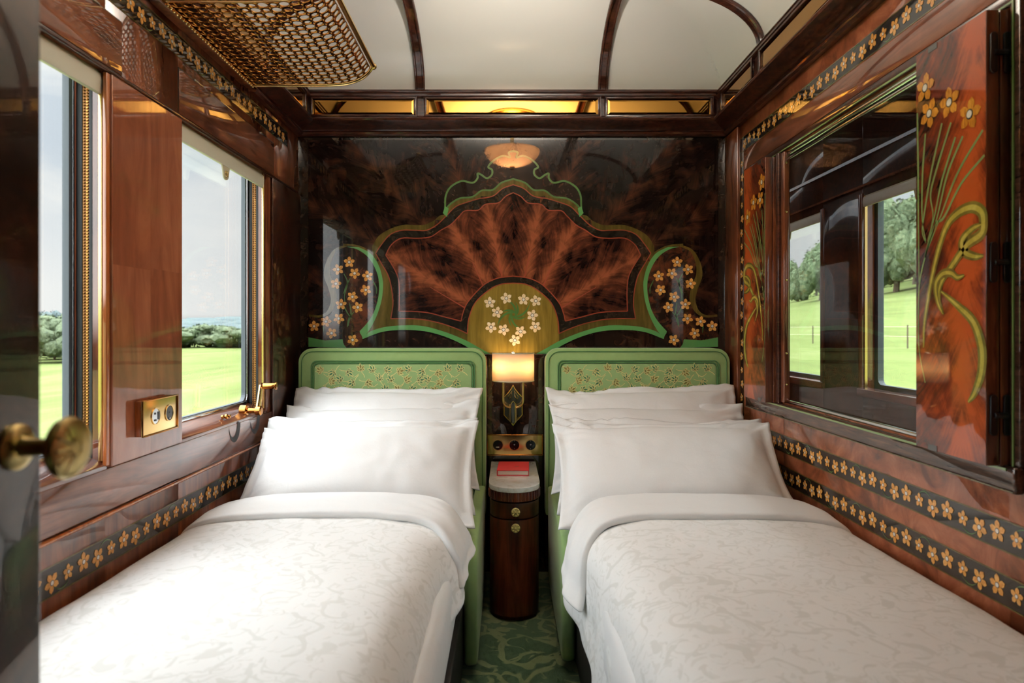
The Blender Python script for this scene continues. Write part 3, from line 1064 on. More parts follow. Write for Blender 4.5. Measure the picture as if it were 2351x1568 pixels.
# medallion
med = full(sp2(D['medal'], 5))
poly(mb, fnM, med + [(213, 1060), (175, 1010), (100, 1000), (-100, 1000), (-175, 1010), (-213, 1060)], .0016, 'olive_lt')
for k in range(8):
    a = 2 * PI * k / 8 + .25
    L = (155, 95)[k % 2] * .53
    pts = [(2 + L * t * 1.15 * math.cos(a + .9 * t - .5) + 9 * math.cos(a - 1.6) * (1 - t), 1197 + L * t * 1.15 * math.sin(a + .9 * t - .5) + 9 * math.sin(a - 1.6) * (1 - t)) for t in [i / 10 for i in range(11)]]
    ribbon(mb, fnM, pts, lambda t: 1 + 9 * math.sin(PI * (.25 + .75 * t)) , .0020 + .0001 * k, 'green_dk')
for i, c in enumerate(D['wf']):
    flower(mb, fnM, c, 28, (PI / 2, .35, -PI / 2)[i % 3] + .2 * i, .0030, 'petal_wh', 1.1)
# side cartouches
for s in (1, -1):
    S = (lambda p: p) if s == 1 else mir
    ca = S(sp2(D['cart'], 3))
    poly(mb, fnM, ca, .0010, 'burl_red')
    ribbon(mb, fnM, S(sp2(D['scroll'], 6)), lambda t: 10 + 22 * math.sin(PI * min(1, t * 1.05)) ** 2, .0014, 'olive')
    cl, cr2 = sp2(D['crescL'], 6), sp2(D['crescR'], 6)
    ribbon(mb, fnM, S(sp2([(-790, 1522), (-716, 1513), (-655, 1480), (-640, 1450)], 5)), 9, .0014, 'olive')
    poly(mb, fnM, S(cl + cr2), .0016, 'green_in')
    poly(mb, fnM, S(bt + sp2(D['bandB'], 5)[::-1]), .0020, 'green_in')
    poly(mb, fnM, S(sp2([(-707, 1076), (-613, 1108), (-519, 1117), (-411, 1111), (-317, 1086), (-236, 1050), (-180, 1010)], 4) + [(-180, 985), (-775, 985), (-775, 1030)]), .0013, 'burl_dark')
    poly(mb, fnM, S(D['tail']), .0016, 'green_in')
    disc(mb, fnM, S([(-746, 1079)])[0], 46, .0022, 'burl_red', 24)
    for st in D['stems']:
        ribbon(mb, fnM, S(sp2(st, 6)), lambda t: 1.5 + 4 * math.sin(PI * (.15 + .8 * t)), .0019, 'green_dk')
    for i, c in enumerate(S(D['fl'])):
        flower(mb, fnM, c, 27, PI / 2 + .35 * i, .0026, 'petal', 1.1)
mb.build('marquetry_panel', wall_back)
# bookmatched burl strip between the headboards
mb = MB()
mb.box(-.125, .205, YB - .012, YB, .02, 1.014, 'burl_dark')
o = mb.build('centre_panel', wall_back, bevel=.003)
for x0 in (-.128, .172):
    mb = MB()
    mb.box(x0, x0 + .035, YB - .035, YB - .012, .02, 1.005, 'mahog_dark')
    mb.build('edge_stile', wall_back, bevel=.008)

# ------------------------------------------------------------------ cornice with amber mirrors
PRO = [(0, .893), (.018, .893), (.028, .899), (.030, .906), (.026, .913), (.030, .917), (.052, .922), (.078, .934), (.094, .942), (.097, .950), (.092, .957), (.080, .961), (.074, .966),
       (.068, .970), (.066, 1.048), (.074, 1.051), (.081, 1.058), (.081, 1.066), (.074, 1.073), (.078, 1.078), (.072, 1.088), (.0, 1.090)]


def side_pt(side, d, t, z):
    if side == 'back': return (t, YB - d, E + z)
    if side == 'left': return (XL + d, t, E + z)
    return (XR - d, t, E + z)


for n, side in enumerate(('back', 'left', 'right')):
    mb = MB()
    for i in range(len(PRO) - 1):
        (d0, z0), (d1, z1) = PRO[i], PRO[i + 1]
        if side == 'back':
            e = [(XL + d0, XR - d0), (XL + d1, XR - d1)]
        else:
            e = [(YF, YB - d0), (YF, YB - d1)]
        mb.face([side_pt(side, d0, e[0][0], z0), side_pt(side, d0, e[0][1], z0), side_pt(side, d1, e[1][1], z1), side_pt(side, d1, e[1][0], z1)], 'mahog_trim')
    tr = struct(mb.build('trim_%d' % (n + 1), smooth=True, angle=30))
    segs = [(-.885, -.426), (-.367, .410), (.456, .922)] if side == 'back' else [(1.45, 2.57), (2.665, 3.03)]
    for (a, b) in segs:
        # bevelled mirror plate
        mb = MB()
        za, zb, bw = .974, 1.044, .010
        o = [(a, za), (b, za), (b, zb), (a, zb)]
        i2 = [(a + bw, za + bw), (b - bw, za + bw), (b - bw, zb - bw), (a + bw, zb - bw)]
        P = lambda p, d: side_pt(side, d, p[0], p[1])
        mb.face([P(p, .0705) for p in i2], 'amber')
        for k in range(4):
            j = (k + 1) % 4
            mb.face([P(o[k], .0690), P(o[j], .0690), P(i2[j], .0705), P(i2[k], .0705)], 'amber')
        mb.build('amber_mirror', tr)
        mb = MB()
        for q in ((a - .012, b + .012, .964, .974), (a - .012, b + .012, 1.044, 1.052), (a - .012, a, .964, 1.052), (b, b + .012, .964, 1.052)):
            p0, p1 = side_pt(side, .060, q[0], q[2]), side_pt(side, .079, q[1], q[3])
            mb.box(p0[0], p1[0], p0[1], p1[1], p0[2], p1[2], 'mahog_trim')
        mb.build('mirror_frame', tr, bevel=.003)

# ------------------------------------------------------------------ vaulted ceiling with mahogany ribs
Rz, Az, D0 = .245, .45, .045


def ceil_z(x, y):
    d = min(x - (XL + D0), (XR - D0) - x, (YB - D0) - y)
    t = 1 - min(1, max(0, d / Az))
    return E + 1.085 + Rz * math.sqrt(max(0, 1 - t * t))


def edge_samples(a, b, lo, hi, n=26):
    s = set()
    for k in range(n + 1):
        q = Az * (1 - math.cos(PI / 2 * k / n))
        if lo: s.add(round(a + q, 5))
        if hi: s.add(round(b - q, 5))
    k = 8
    for i in range(k + 1):
        s.add(round((a + (Az if lo else 0)) + (b - (Az if hi else 0) - a - (Az if lo else 0)) * i / k, 5))
    return sorted(s)


xs = edge_samples(XL + D0, XR - D0, True, True)
ys = edge_samples(YF, YB - D0, False, True)
V = [(x, y, ceil_z(x, y)) for y in ys for x in xs]
nx = len(xs)
F = [(j * nx + i, j * nx + i + 1, (j + 1) * nx + i + 1, (j + 1) * nx + i) for j in range(len(ys) - 1) for i in range(nx - 1)]
mb = MB()
mb.mesh(V, F, 'lacquer')
ceiling = struct(mb.build('ceiling', smooth=True, angle=25))


def rib(path):
    """path of points on the vault; moulded strip hanging below it"""
    mb = MB()
    prof = [(-.023, .004), (-.023, .014), (-.019, .018), (-.014, .018), (-.011, .010), (.011, .010), (.014, .018), (.019, .018), (.023, .014), (.023, .004)]
    rings = []
    for i, p in enumerate(path):
        a, b = path[max(0, i - 1)], path[min(len(path) - 1, i + 1)]
        t = (Vector(b) - Vector(a)).normalized()
        side = Vector((1, 0, 0)) if abs(t.x) < .02 else Vector((0, 1, 0))
        nn = side.cross(t).normalized()
        if nn.z > 0 or (abs(nn.z) < .05 and (nn.y > 0 if abs(t.x) < .02 else nn.x * (p[0]) > 0)): nn = -nn
        rings.append([Vector(p) + side * u + nn * v for u, v in prof])
    m = len(prof)
    V, F = [], []
    for r in rings: V += r
    for i in range(len(rings) - 1):
        for k in range(m):
            F.append((i * m + k, i * m + (k + 1) % m, (i + 1) * m + (k + 1) % m, (i + 1) * m + k))
    F.append(tuple(range(m)))
    mb.mesh(V, F, 'mahog_trim')
    return mb.build('ceiling_rib', ceiling, smooth=True, angle=30)


for x in (-.400, .437):
    rib([(x, y, ceil_z(x, y)) for y in ys[::-1]])
for yr in (2.62, 1.2):
    rib([(x, yr, ceil_z(x, yr)) for x in xs if x >= .437][::-1])
    rib([(x, yr, ceil_z(x, yr)) for x in xs if x <= -.400])

# ceiling lamp just above the view; its lit bowl shows in the polished wall
lamp = thing('ceiling_lamp', 'lit alabaster bowl lamp hanging from the white ceiling, seen mirrored in the polished wall', 'ceiling lamp')
lx, ly = .03, 1.95
zc = ceil_z(lx, ly)
mb = MB()
mb.lathe([(0, 0), (.15, 0), (.15, -.012), (.135, -.02), (.05, -.026), (.012, -.03), (.012, zc and -(zc - 2.30)), (0, -(zc - 2.30))], (lx, ly, zc), (0, 0, 1), 'brass', 32)
mb.build('ceiling_rose', lamp, True)
mb = MB()
prof = [(.175 * math.sin(PI / 2 * k / 12), 2.18 + .10 * (1 - math.cos(PI / 2 * k / 12))) for k in range(13)]
mb.lathe(prof, (lx, ly, 0), (0, 0, 1), 'bowl', 40)
mb.build('bowl', lamp, True, solid=.006)
mb = MB()
mb.lathe([(0, 0), (.014, 0), (.018, .012), (.010, .03), (0, .03)], (lx, ly, 2.158), (0, 0, 1), 'brass', 20)
mb.build('finial', lamp, True)
for s in (-1, 1):
    mb = MB()
    mb.sphere((lx + s * .065, ly, 2.238), .022, 'bulb', 12, 8)
    mb.build('bulb', lamp, True)
base_at(lamp, (lx, ly, zc))

# ------------------------------------------------------------------ beds
def rr2(a0, a1, b0, b1, r, k=8, rb=None):
    o = []
    rb = r if rb is None else rb
    for ca, cb, s, q in ((a1, b1, 0, r), (a0, b1, 1, r), (a0, b0, 2, rb), (a1, b0, 3, rb)):
        sx = -1 if s in (0, 3) else 1
        sy = -1 if s in (0, 1) else 1
        for t in range(k + 1):
            an = PI / 2 * (s + t / k)
            o.append((ca + sx * q + q * math.cos(an), cb + sy * q + q * math.sin(an)))
    return o


def sprig(mb, fn, c, ang, s, col):
    """lobed leaf outlined in gold thread on a curved stalk"""
    ca, sa = math.cos(ang), math.sin(ang)
    T = lambda p: (c[0] + s * (p[0] * ca - p[1] * sa), c[1] + s * (p[0] * sa + p[1] * ca))
    st = sp2([(-.9, -.35), (-.55, -.28), (-.2, -.08), (0, 0)], 5)
    ribbon(mb, fn, [T(p) for p in st], .0028, .0006, 'leafline')
    for a, l, w in ((0, 1., .30), (.62, .82, .26), (-.62, .82, .26), (1.25, .55, .22), (-1.25, .55, .22)):
        o = []
        for k in range(13):
            t = k / 12
            o.append((l * t, w * .5 * math.sin(PI * t ** .8) * 1.1))
        o += [(x, -y) for x, y in o[::-1][1:-1]]
        R = lambda p, q=1: (p[0] * math.cos(a) - p[1] * q * math.sin(a) + .02 * math.cos(a), p[0] * math.sin(a) + p[1] * q * math.cos(a))
        ribbon(mb, fn, [T(R(p)) for p in o], .0020, .0007, 'leafline', closed=True)
        inn = [(.18 * l + (p[0] - .18 * l) * .72 + .08 * l, p[1] * .55) for p in o]
        poly(mb, fn, [T(R(p)) for p in inn], .0005, col)


def bed(label, x0, x1, zt, ix0, ix1, izt, ax0, ax1, y_arm, s):
    t = thing('bed', label, 'bed', None)
    YH = 3.04
    mb = MB()
    mb.prism(rr2(x0, x1, .30, zt, .062, rb=.01), lambda a, b, d: (a, d, b), YH, YH + .095, 'wool')
    hb = mb.build('headboard', t, bevel=.012)
    mb = MB()
    seam = [(a, YH - .0015, b) for a, b in rr2(x0 + .014, x1 - .014, .31, zt - .014, .05, rb=.01)]
    mb.tube(seam, .0022, 'piping', 6, closed=True)
    mb.build('seam', hb, True)
    mb = MB()
    mb.prism(rr2(ix0, ix1, .40, izt, .022), lambda a, b, d: (a, d, b), YH - .006, YH + .01, 'wool_in')
    pn = mb.build('inset_panel', hb, bevel=.004)
    mb = MB()
    for off, r in ((-.006, .0042), (-.014, .003)):
        mb.tube([(a, YH - .003, b) for a, b in rr2(ix0 + off, ix1 - off, .40 + off, izt - off, .024)], r, 'piping', 8, closed=True)
    mb.build('piping', hb, True)
    # sprigged pattern on the panel
    mb = MB()
    fn = lambda a, b, l: (a, YH - .006 - l, b)
    rg = random.Random(4)
    zb, j = izt - .030, 0
    while zb > izt - .27:
        xb = ix0 + .036 + (.028 if j % 2 else 0)
        i = j
        while xb < ix1 - .032:
            an = (2.5, .55, 1.7, 3.7, .2, 2.1, -.6)[(i * 3 + j) % 7]
            sprig(mb, fn, (xb + rg.uniform(-.004, .004), zb + rg.uniform(-.003, .003)), an, .0355, 'leafbrown' if (i + 2 * j) % 3 == 0 else 'leafgreen')
            if i % 2 == 0 and xb < ix1 - .09:
                ribbon(mb, fn, sp2([(xb + .004, zb - .012), (xb + .028, zb - .026), (xb + .05, zb - .012)], 6), .0024, .0003, 'leafline')
            xb += .056
            i += 1
        zb -= .044
        j += 1
    mb.build('leaf_pattern', pn)
    # upholstered side panel by the gangway
    mb = MB()
    o = [(y_arm + .02, .035), (3.0, .035), (3.0, .445), (y_arm + .05, .445), (y_arm, .40), (y_arm, .06)]
    mb.prism([(a, b) for a, b in o], lambda a, b, d: (d, a, b), ax0, ax1, 'wool')
    ap = mb.build('side_panel', t, bevel=.017)
    mb = MB()
    xm = ax0 if s < 0 else ax1
    mb.tube([(ax0 + .002 if s > 0 else ax1 - .002, y_arm + .03 + k * .1, .437) for k in range(8)], .002, 'piping', 6)
    mb.build('seam', ap, True)
    # base and mattress
    mb = MB()
    bx0, bx1 = (XL + .01, ax0 - .004) if s > 0 else (ax1 + .004, XR - .01)
    mb.box(bx0, bx1, .80, 3.03, .03, .24, 'dark_base')
    b = mb.build('base', t, bevel=.004)
    mb = MB()
    xs_ = bx1 + .004 if s > 0 else bx0 - .004
    mb.tube([(xs_, 1.35, .20), (xs_, 1.62, .20), (xs_, 1.66, .17), (xs_, 1.66, .10), (xs_, 1.62, .06)], .004, 'brass_old', 8)
    mb.tube([(xs_, 1.30, .05), (xs_, 1.30, .21), (xs_, 1.75, .21)], .006, 'black', 8)
    mb.build('base_bracket', b, True)
    mb = MB()
    mb.box(bx0 + .01, bx1 - .005, .80, 3.02, .25, .475, 'linen')
    mb.build('mattress', t, bevel=.05)
    base_at(t, ((x0 + x1) / 2, 2.0, .03))
    return t


bed('green upholstered bed along the window wall, on the left of the gangway', -.930, -.097, 1.043, -.858, -.160, .972, -.140, -.097, 2.19, 1)
bed('green upholstered bed along the wall with the inner window, on the right of the gangway', .170, .990, 1.043, .240, .928, .974, .178, .222, 2.22, -1)


def wrinkle(x, y, z, s=9., a=1.):
    return a * (noise.noise(Vector((x * s, y * s, z * s))) + .5 * noise.noise(Vector((x * s * 2.3, y * s * 2.3, z * s * 2.3 + 7))))


def hemz(tab, y):
    if y >= tab[0][0]: return tab[0][1]
    for (a, za), (b, zb) in zip(tab, tab[1:]):
        if y >= b: return zb + (za - zb) * (y - b) / (a - b)
    return tab[-1][1]


def profile(side, y, tab, zt, lift, n=70):
    """section of the covers from the wall to the hem by the gangway"""
    h = hemz(tab, y)
    wav = .010 * math.sin(y * 17 + (1 if side > 0 else 4)) + .006 * math.sin(y * 41)
    c = [(0, .505), (.012, .530), (.06, .553), (.18, zt - .008), (.40, zt), (.60, zt - .002), (.70, zt - .014), (.752, zt - .04), (.784, zt - .085),
         (.796 + wav * .4, zt - .085 + (h - zt + .085) * .3), (.800 + wav * .8, zt - .085 + (h - zt + .085) * .65), (.802 + wav + .012, h)]
    f = min(1, max(0, (2.15 - y) / .5))
    w = (.82 if side > 0 else .805) - .042 * f * f * (3 - 2 * f)
    P = spline([(a, b, 0) for a, b in c], 8)
    L = [0]
    for p, q in zip(P, P[1:]): L.append(L[-1] + (q - p).length)
    out = []
    k = 0
    for i in range(n):
        d = L[-1] * i / (n - 1)
        while k < len(L) - 2 and L[k + 1] < d: k += 1
        u = (d - L[k]) / max(1e-9, L[k + 1] - L[k])
        p = P[k].lerp(P[k + 1], min(1, max(0, u)))
        t = (P[k + 1] - P[k]).normalized()
        nn = Vector((-t.y, t.x, 0))
        if nn.y < 0 and t.x > 0: nn = -nn
        p = p + nn * lift * min(1, i / 5)
        x = XL + .022 + p.x * w / .802 if side > 0 else XR - .022 - p.x * w / .802
        nx_ = nn.x if side > 0 else -nn.x
        out.append((x, p.y, nx_, nn.y))
    return out


def duvet(side, label, tab, zt, tabc):
    t = thing('duvet', label, 'duvet', None)
    rows = []
    y = 2.13
    ysd = []
    while y > .74:
        ysd.append(y)
        y -= .020
    for y in ysd:
        r = []
        puff = .004 * math.sin((y - .7) * 4.2)
        for i, (x, z, a, b) in enumerate(profile(side, y, tab, zt, 0.)):
            e = min(1, i / 6)
            edge = max(0, (i - 44) / 25)
            w = wrinkle(x, y, z, 5., .004 + .007 * edge) + wrinkle(x, y * .35, z * .4, 16., .006 * edge)
            w *= e
            w += .006 * e * math.exp(-((i - 8) / 8.) ** 2) * noise.noise(Vector((y * 9, side, 0)))
            r.append((x + a * w, y, z + b * (w + puff * e)))
        rows.append(r)
    n = len(rows[0])
    V = [p for r in rows for p in r]
    F = [(j * n + i, j * n + i + 1, (j + 1) * n + i + 1, (j + 1) * n + i) for j in range(len(rows) - 1) for i in range(n - 1)]
    mb = MB()
    mb.mesh(V, F, 'damask')
    o = mb.build('cover', t, smooth=True, angle=180, solid=.016, sub=1)
    # turned-down cuff with a rolled front edge
    rows = []
    K = 26
    for j in range(K):
        q = j / (K - 1)
        r = []
        yy = 2.215 - .225 * min(1, q / .86)
        ll = .016 + .007 * math.sin(PI * min(1, q / .86))
        if q > .80:
            f = (q - .80) / .20
            ll = .022 * math.cos(f * PI / 2) - .003
            yy = 1.99 - .008 * math.sin(f * PI) - .004
        pr = profile(side, yy, tabc, zt + .004, ll)
        for i, (x, z, a, b) in enumerate(pr):
            e = min(1, i / 5)
            edge = max(0, (i - 42) / 27)
            w = wrinkle(x * 1.2, yy * 2, z, 6., .0022 + .010 * edge) * e
            sh = .010 * wrinkle(x, 1, 2, 3.) - .10 * edge ** 1.6 * (1 if q < .5 else 1) + .01 * math.sin(i * .5) * edge
            r.append((x + a * w, yy + sh, z + b * w))
        rows.append(r)
    n = len(rows[0])
    V = [p for r in rows for p in r]
    F = [(j * n + i, j * n + i + 1, (j + 1) * n + i + 1, (j + 1) * n + i) for j in range(K - 1) for i in range(n - 1)]
    mb = MB()
    mb.mesh(V, F, 'linen')
    mb.build('turned_down_cuff', t, smooth=True, angle=180, solid=.008, sub=1)
    base_at(t, (-.55 if side > 0 else .6, 1.5, .5))


duvet(1, 'white duvet on the left bed under the windows, its cuff turned down', [(2.35, .445), (2.2, .43), (1.95, .40), (1.75, .33), (1.5, .27), (1.2, .20), (.7, .16)], .578,
      [(2.4, .46), (2.2, .44), (1.9, .40)])
duvet(-1, 'white duvet with leafy damask weave on the right bed, its cuff turned down', [(2.35, .42), (2.2, .38), (2.07, .31), (1.8, .22), (1.5, .15), (.7, .12)], .574,
      [(2.4, .45), (2.2, .40), (1.9, .33)])


def pillow(label, cx, cy, cz, lean, W, H, T, seed, yaw=0., roll=0., droop=.02, group=None, cu=(0, 0, 0, 0)):
    """oxford pillowcase: stuffed body with a flat loose flange; cu curls its corners (ll, lr, ul, ur)"""
    fl = .038
    a, b = W / 2 - fl, H / 2 - fl
    nu, nv = 72, 48
    def coord(k, n, half, inner):
        t = -1 + 2 * k / n
        return t
    sx = [-W / 2 + W * k / nu for k in range(nu + 1)]
    sy = [-H / 2 + H * k / nv for k in range(nv + 1)]
    top, bot = [], []
    rg = random.Random(seed)
    so = rg.uniform(0, 50)
    for j, y in enumerate(sy):
        for i, x in enumerate(sx):
            u, v = x / a, y / b
            px = x * (1 - .055 * max(0, 1 - (y / (H / 2)) ** 2) * abs(x / (W / 2)) ** 1.5)
            py = y * (1 - (.10 if y > 0 else .06) * max(0, 1 - (x / (W / 2)) ** 2) * abs(y / (H / 2)) ** 1.5)
            if abs(u) < 1 and abs(v) < 1:
                h = ((1 - abs(u) ** 2.6) * (1 - abs(v) ** 2.4)) ** .52
            else:
                h = 0.
            th = T / 2 * h
            d = max(abs(u), abs(v))
            wr = .0045 * noise.noise(Vector((x * 7 + so, y * 7, 1.))) + .003 * noise.noise(Vector((x * 18 + so, y * 18, 3.)))
            cor = max(0, abs(x / (W / 2)) + abs(y / (H / 2)) - 1.15)
            wr += .030 * cor * noise.noise(Vector((math.atan2(y, x) * 14 + so, 2, d * 2)))
            base = -droop * (x / (W / 2)) ** 2 * (1 - .3 * v)
            fw = max(0, d - 1.) / (fl / a)
            base += min(1, fw * 1.2) * (.024 * noise.noise(Vector((x * 4.2 + so, y * 4.2, 5.))) + .003 * noise.noise(Vector((x * 16 + so, y * 16, 9.))))
            for (sxn, syn, am) in ((-1, -1, cu[0]), (1, -1, cu[1]), (-1, 1, cu[2]), (1, 1, cu[3])):
                base += am * max(0, (sxn * x / (W / 2) + syn * y / (H / 2)) / 2 - .62) ** 1.3 * 1.2
            top.append((px, py, base + th + wr + .0025))
            bot.append((px, py, base - th * .3 + wr - .0025))
    n = nu + 1
    V = top + bot
    B = len(top)
    F = []
    for j in range(nv):
        for i in range(nu):
            q = (j * n + i, j * n + i + 1, (j + 1) * n + i + 1, (j + 1) * n + i)
            F.append(q)
            F.append(tuple(B + k for k in q[::-1]))
    ed = [i for i in range(n)] + [j * n + nu for j in range(1, nv + 1)] + [nv * n + i for i in range(nu - 1, -1, -1)] + [j * n for j in range(nv - 1, 0, -1)]
    for k in range(len(ed)):
        p, q = ed[k], ed[(k + 1) % len(ed)]
        F.append((p, B + p, B + q, q))
    R = Matrix.Translation((cx, cy, cz)) @ Matrix.Rotation(yaw, 4, 'Z') @ Matrix(((1, 0, 0, 0), (0, math.cos(lean), -math.sin(lean), 0), (0, math.sin(lean), math.cos(lean), 0), (0, 0, 0, 1))) @ Matrix.Rotation(roll, 4, 'Z')
    mb = MB()
    mb.mesh([Vector(v) for v in V], F, 'linen')
    o = mb.build('pillow', None, smooth=True, angle=180)
    # centre the mesh on the object's origin, then place
    o.matrix_world = R
    return tag(o, label, 'pillow', group)


r_ = math.radians
for s, nm, cx in ((1, 'left', -.525), (-1, 'right', .585)):
    g = 'pillows of the %s bed' % nm
    pillow('rearmost white pillow leaning on the green headboard of the %s bed' % nm, cx - .005 * s, 2.835, .712, r_(44), .835, .49, .12, 11 + s, roll=r_(-1.2 * s), group=g, cu=(.0, .0, -.03, .05))
    pillow('white pillow second from the headboard on the %s bed, lying against the rearmost' % nm, cx + .005 * s, 2.72, .676, r_(39), .82, .46, .10, 21 + s, roll=r_(1.5 * s), group=g, cu=(0, .05, 0, .03))
    pillow('white pillow third from the headboard on the %s bed, under the front pillow' % nm, cx - .004 * s, 2.525, .642, r_(36), .83, .47, .10, 31 + s, roll=r_(1.0 * s), group=g, cu=(.02, 0, .03, -.03))
    pillow('front white pillow on the %s bed, next to the turned-down cuff' % nm, cx + .008 * s, 2.395, .642, r_(36), .82, .48, .14, 41 + s, roll=r_(.5 * s), group=g, cu=(-.05, .0, -.06, .05))

# ------------------------------------------------------------------ nightstand and book
ns = thing('nightstand', 'slim mahogany bedside cabinet with rounded front and white marble top', 'nightstand')
NX = .0275


def dshape(w, yb, ys_, yf, k=20):
    o = [(NX - w / 2, yb), (NX + w / 2, yb)]
    for i in range(k + 1):
        a = PI * i / k
        o.append((NX + w / 2 * math.cos(a), ys_ - (ys_ - yf) * math.sin(a) ** .85 if 0 < i < k else ys_))
    return o[::-1]


def dprism(name, w, ys_, yf, z0, z1, mat, parent, bevel=.002, yb=3.135):
    mb = MB()
    mb.prism(dshape(w, yb, ys_, yf), lambda a, b, d: (a, b, d), z0, z1, mat)
    return mb.build(name, parent, bevel=bevel)


dprism('body', .192, 2.76, 2.645, 0.0, .455, 'cabinet', ns)
dprism('marble_top', .203, 2.73, 2.605, .503, .5215, 'marble', ns, .004)
mb = MB()
o = dshape(.199, 3.135, 2.735, 2.612, 40)
mb.prism(o, lambda a, b, d: (a, b, d), .466, .503, 'cabinet')
co = mb.build('collar', ns)
mb = MB()
for i, (a, b) in enumerate(o[1:-3]):
    if i % 2 == 0:
        mb.tube([(a, b, .468), (a, b, .501)], .0042, 'cabinet', 8)
mb.build('reeding', co, True)
dw = dprism('drawer', .196, 2.745, 2.625, .397, .458, 'cabinet', ns, .003, 2.9)
dd = dprism('door', .196, 2.745, 2.625, .02, .392, 'cabinet', ns, .003, 2.9)
for par, z in ((dw, .4275), (dd, .367)):
    mb = MB()
    c = (NX + .004, 2.6245, z)
    mb.lathe([(0, 0), (.006, 0), (.006, .008), (.017, .009), (.0175, .013), (.014, .016), (.006, .017), (0, .0175)], c, (0, -1, 0), 'gilt_knob', 24)
    for k in range(8):
        a = 2 * PI * k / 8
        mb.sphere((c[0] + .0125 * math.cos(a), c[1] - .0145, c[2] + .0125 * math.sin(a)), .0048, 'gilt_knob', 8, 6, (1, .7, 1))
    mb.sphere((c[0], c[1] - .016, c[2]), .0045, 'gilt_knob', 8, 6)
    mb.build('knob', par, True)
base_at(ns, (NX, 2.85, 0))

bk = thing('book', 'red clothbound book lying on the marble top of the bedside cabinet', 'book')
bx, by, bz = .026, 2.92, .5217
rot = Matrix.Translation((bx, by, bz)) @ Matrix.Rotation(-.035, 4, 'Z')
def bb(name, x0, x1, y0, y1, z0, z1, mat, bev):
    mb = MB()
    mb.box(x0, x1, y0, y1, z0, z1, mat)
    o = mb.build(name, bk, bevel=bev)
    o.data.transform(rot)
    return o
cv = bb('cover', -.066, .066, -.095, .095, .0, .0025, 'redbook', .0008)
bb('cover', -.066, .066, -.095, .095, .0205, .023, 'redbook', .0008)
bb('spine', -.067, -.0635, -.095, .095, .0, .023, 'redbook', .0015)
bb('page_block', -.063, .063, -.091, .091, .0026, .0204, 'paper', .0005)
mb = MB()
fnK = lambda a, b, l: rot @ Vector((a, b, .0232 + l))
poly(mb, fnK, [(.008, -.024), (.022, -.019), (.026, -.010), (.014, -.010), (.006, -.016)], 0, 'gilt')
mb.build('stamp', bk)
base_at(bk, (bx, by, bz))

# ------------------------------------------------------------------ sconce, socket plates
sc = thing('wall_sconce', 'brass twin-arm wall lamp with lit cream half-drum shade between the headboards', 'wall lamp')
SX, SY = .0262, YB - .012
mb = MB()
hw, z0, z1, dp = .096, .892, 1.018, .10
o = [(SX + hw * math.cos(a), SY - .012 - dp * math.sin(a) ** .8 if 0 < k < 30 else SY - .012) for k, a in [(k, PI * k / 30) for k in range(31)]]
for i in range(30):
    mb.face([(*o[i], z0), (*o[i + 1], z0), (*o[i + 1], z1), (*o[i], z1)], 'shade')
sh = mb.build('shade', sc, smooth=True, angle=60, solid=.0016)
for z in (z0, z1):
    mb = MB()
    mb.tube([(a, b, z) for a, b in o], .0022, 'cream', 6)
    mb.build('shade_trim', sh, True)
mb = MB()
mb.lathe([(0, 0), (.006, 0), (.008, .004), (.004, .008), (0, .009)], (SX, SY - .05, z1), (0, 0, 1), 'pearl', 12)
mb.build('finial', sc, True)
for s in (-1, 1):
    mb = MB()
    x = SX + s * .0445
    mb.tube([(x, SY - .055, .895)] + [tuple(p) for p in spline([(x, SY - .055, .84), (x, SY - .055, .80), (SX + s * .038, SY - .050, .783), (SX + s * .020, SY - .042, .772), (SX, SY - .034, .769)], 6)], .0052, 'brass', 12)
    mb.lathe([(0, 0), (.018, 0), (.018, .003), (.007, .005), (.0055, .012)], (x, SY - .055, .893), (0, 0, -1), 'brass', 16)
    mb.build('arm', sc, True)
    mb = MB()
    mb.sphere((x, SY - .055, .94), .015, 'bulb', 10, 8, (1, 1, 1.4))
    mb.build('bulb', sc, True)
dia = sp2([(0, .135), (.008, .118), (.024, .098), (.042, .078)], 4)
half = dia + sp2([(.042, .078), (.0415, .02), (.042, -.002)], 4)[1:] + sp2([(.042, -.002), (.030, -.016), (.012, -.034), (0, -.052)], 4)[1:]
ol = [(a, b + .735) for a, b in half] + [(-a, b + .735) for a, b in half[::-1][1:-1]]
mb = MB()
mb.prism([(SX + a, b) for a, b in ol], lambda a, b, d: (a, d, b), SY - .007, SY, 'enamel')
bp = mb.build('backplate', sc)
mb = MB()
mb.tube([(SX + a, SY - .007, b) for a, b in ol], .0024, 'brass', 6, closed=True)
for sgn, zc_ in ((1, .815), (-1, .725)):
    for s in (-1, 1):
        mb.tube([(SX + s * .005, SY - .008, zc_ + sgn * .028), (SX + s * .024, SY - .008, zc_ + sgn * .002), (SX + s * .020, SY - .008, zc_ - sgn * .010), (SX + s * .010, SY - .008, zc_)], .0018, 'brass', 6, closed=True)
mb.build('brass_outline', bp, True)
mb = MB()
st = [(SX - .009, .700), (SX + .009, .700), (SX + .009, .790), (SX, .800), (SX - .009, .790)]
mb.prism(st, lambda a, b, d: (a, d, b), SY - .046, SY - .020, 'enamel')
ce = mb.build('centre_bar', sc, bevel=.002)
mb = MB()
mb.tube([(a, SY - .046, b) for a, b in st], .002, 'brass', 6, closed=True)
mb.box(SX - .017, SX - .010, SY - .034, SY - .012, .705, .785, 'brass')
mb.box(SX + .010, SX + .017, SY - .034, SY - .012, .705, .785, 'brass')
mb.build('brass_edge', ce, True)
base_at(sc, (SX, SY, .77))


def socket(mb, c, ax, r, kind):
    """recessed black socket insert with a brass ring"""
    mb.lathe([(r * 1.12, 0), (r * 1.14, .003), (r, .003), (r, .001)], c, ax, 'brass', 28)
    mb.lathe([(r, .001), (r * .95, .002), (0, .002)], c, ax, 'blackgloss', 28)


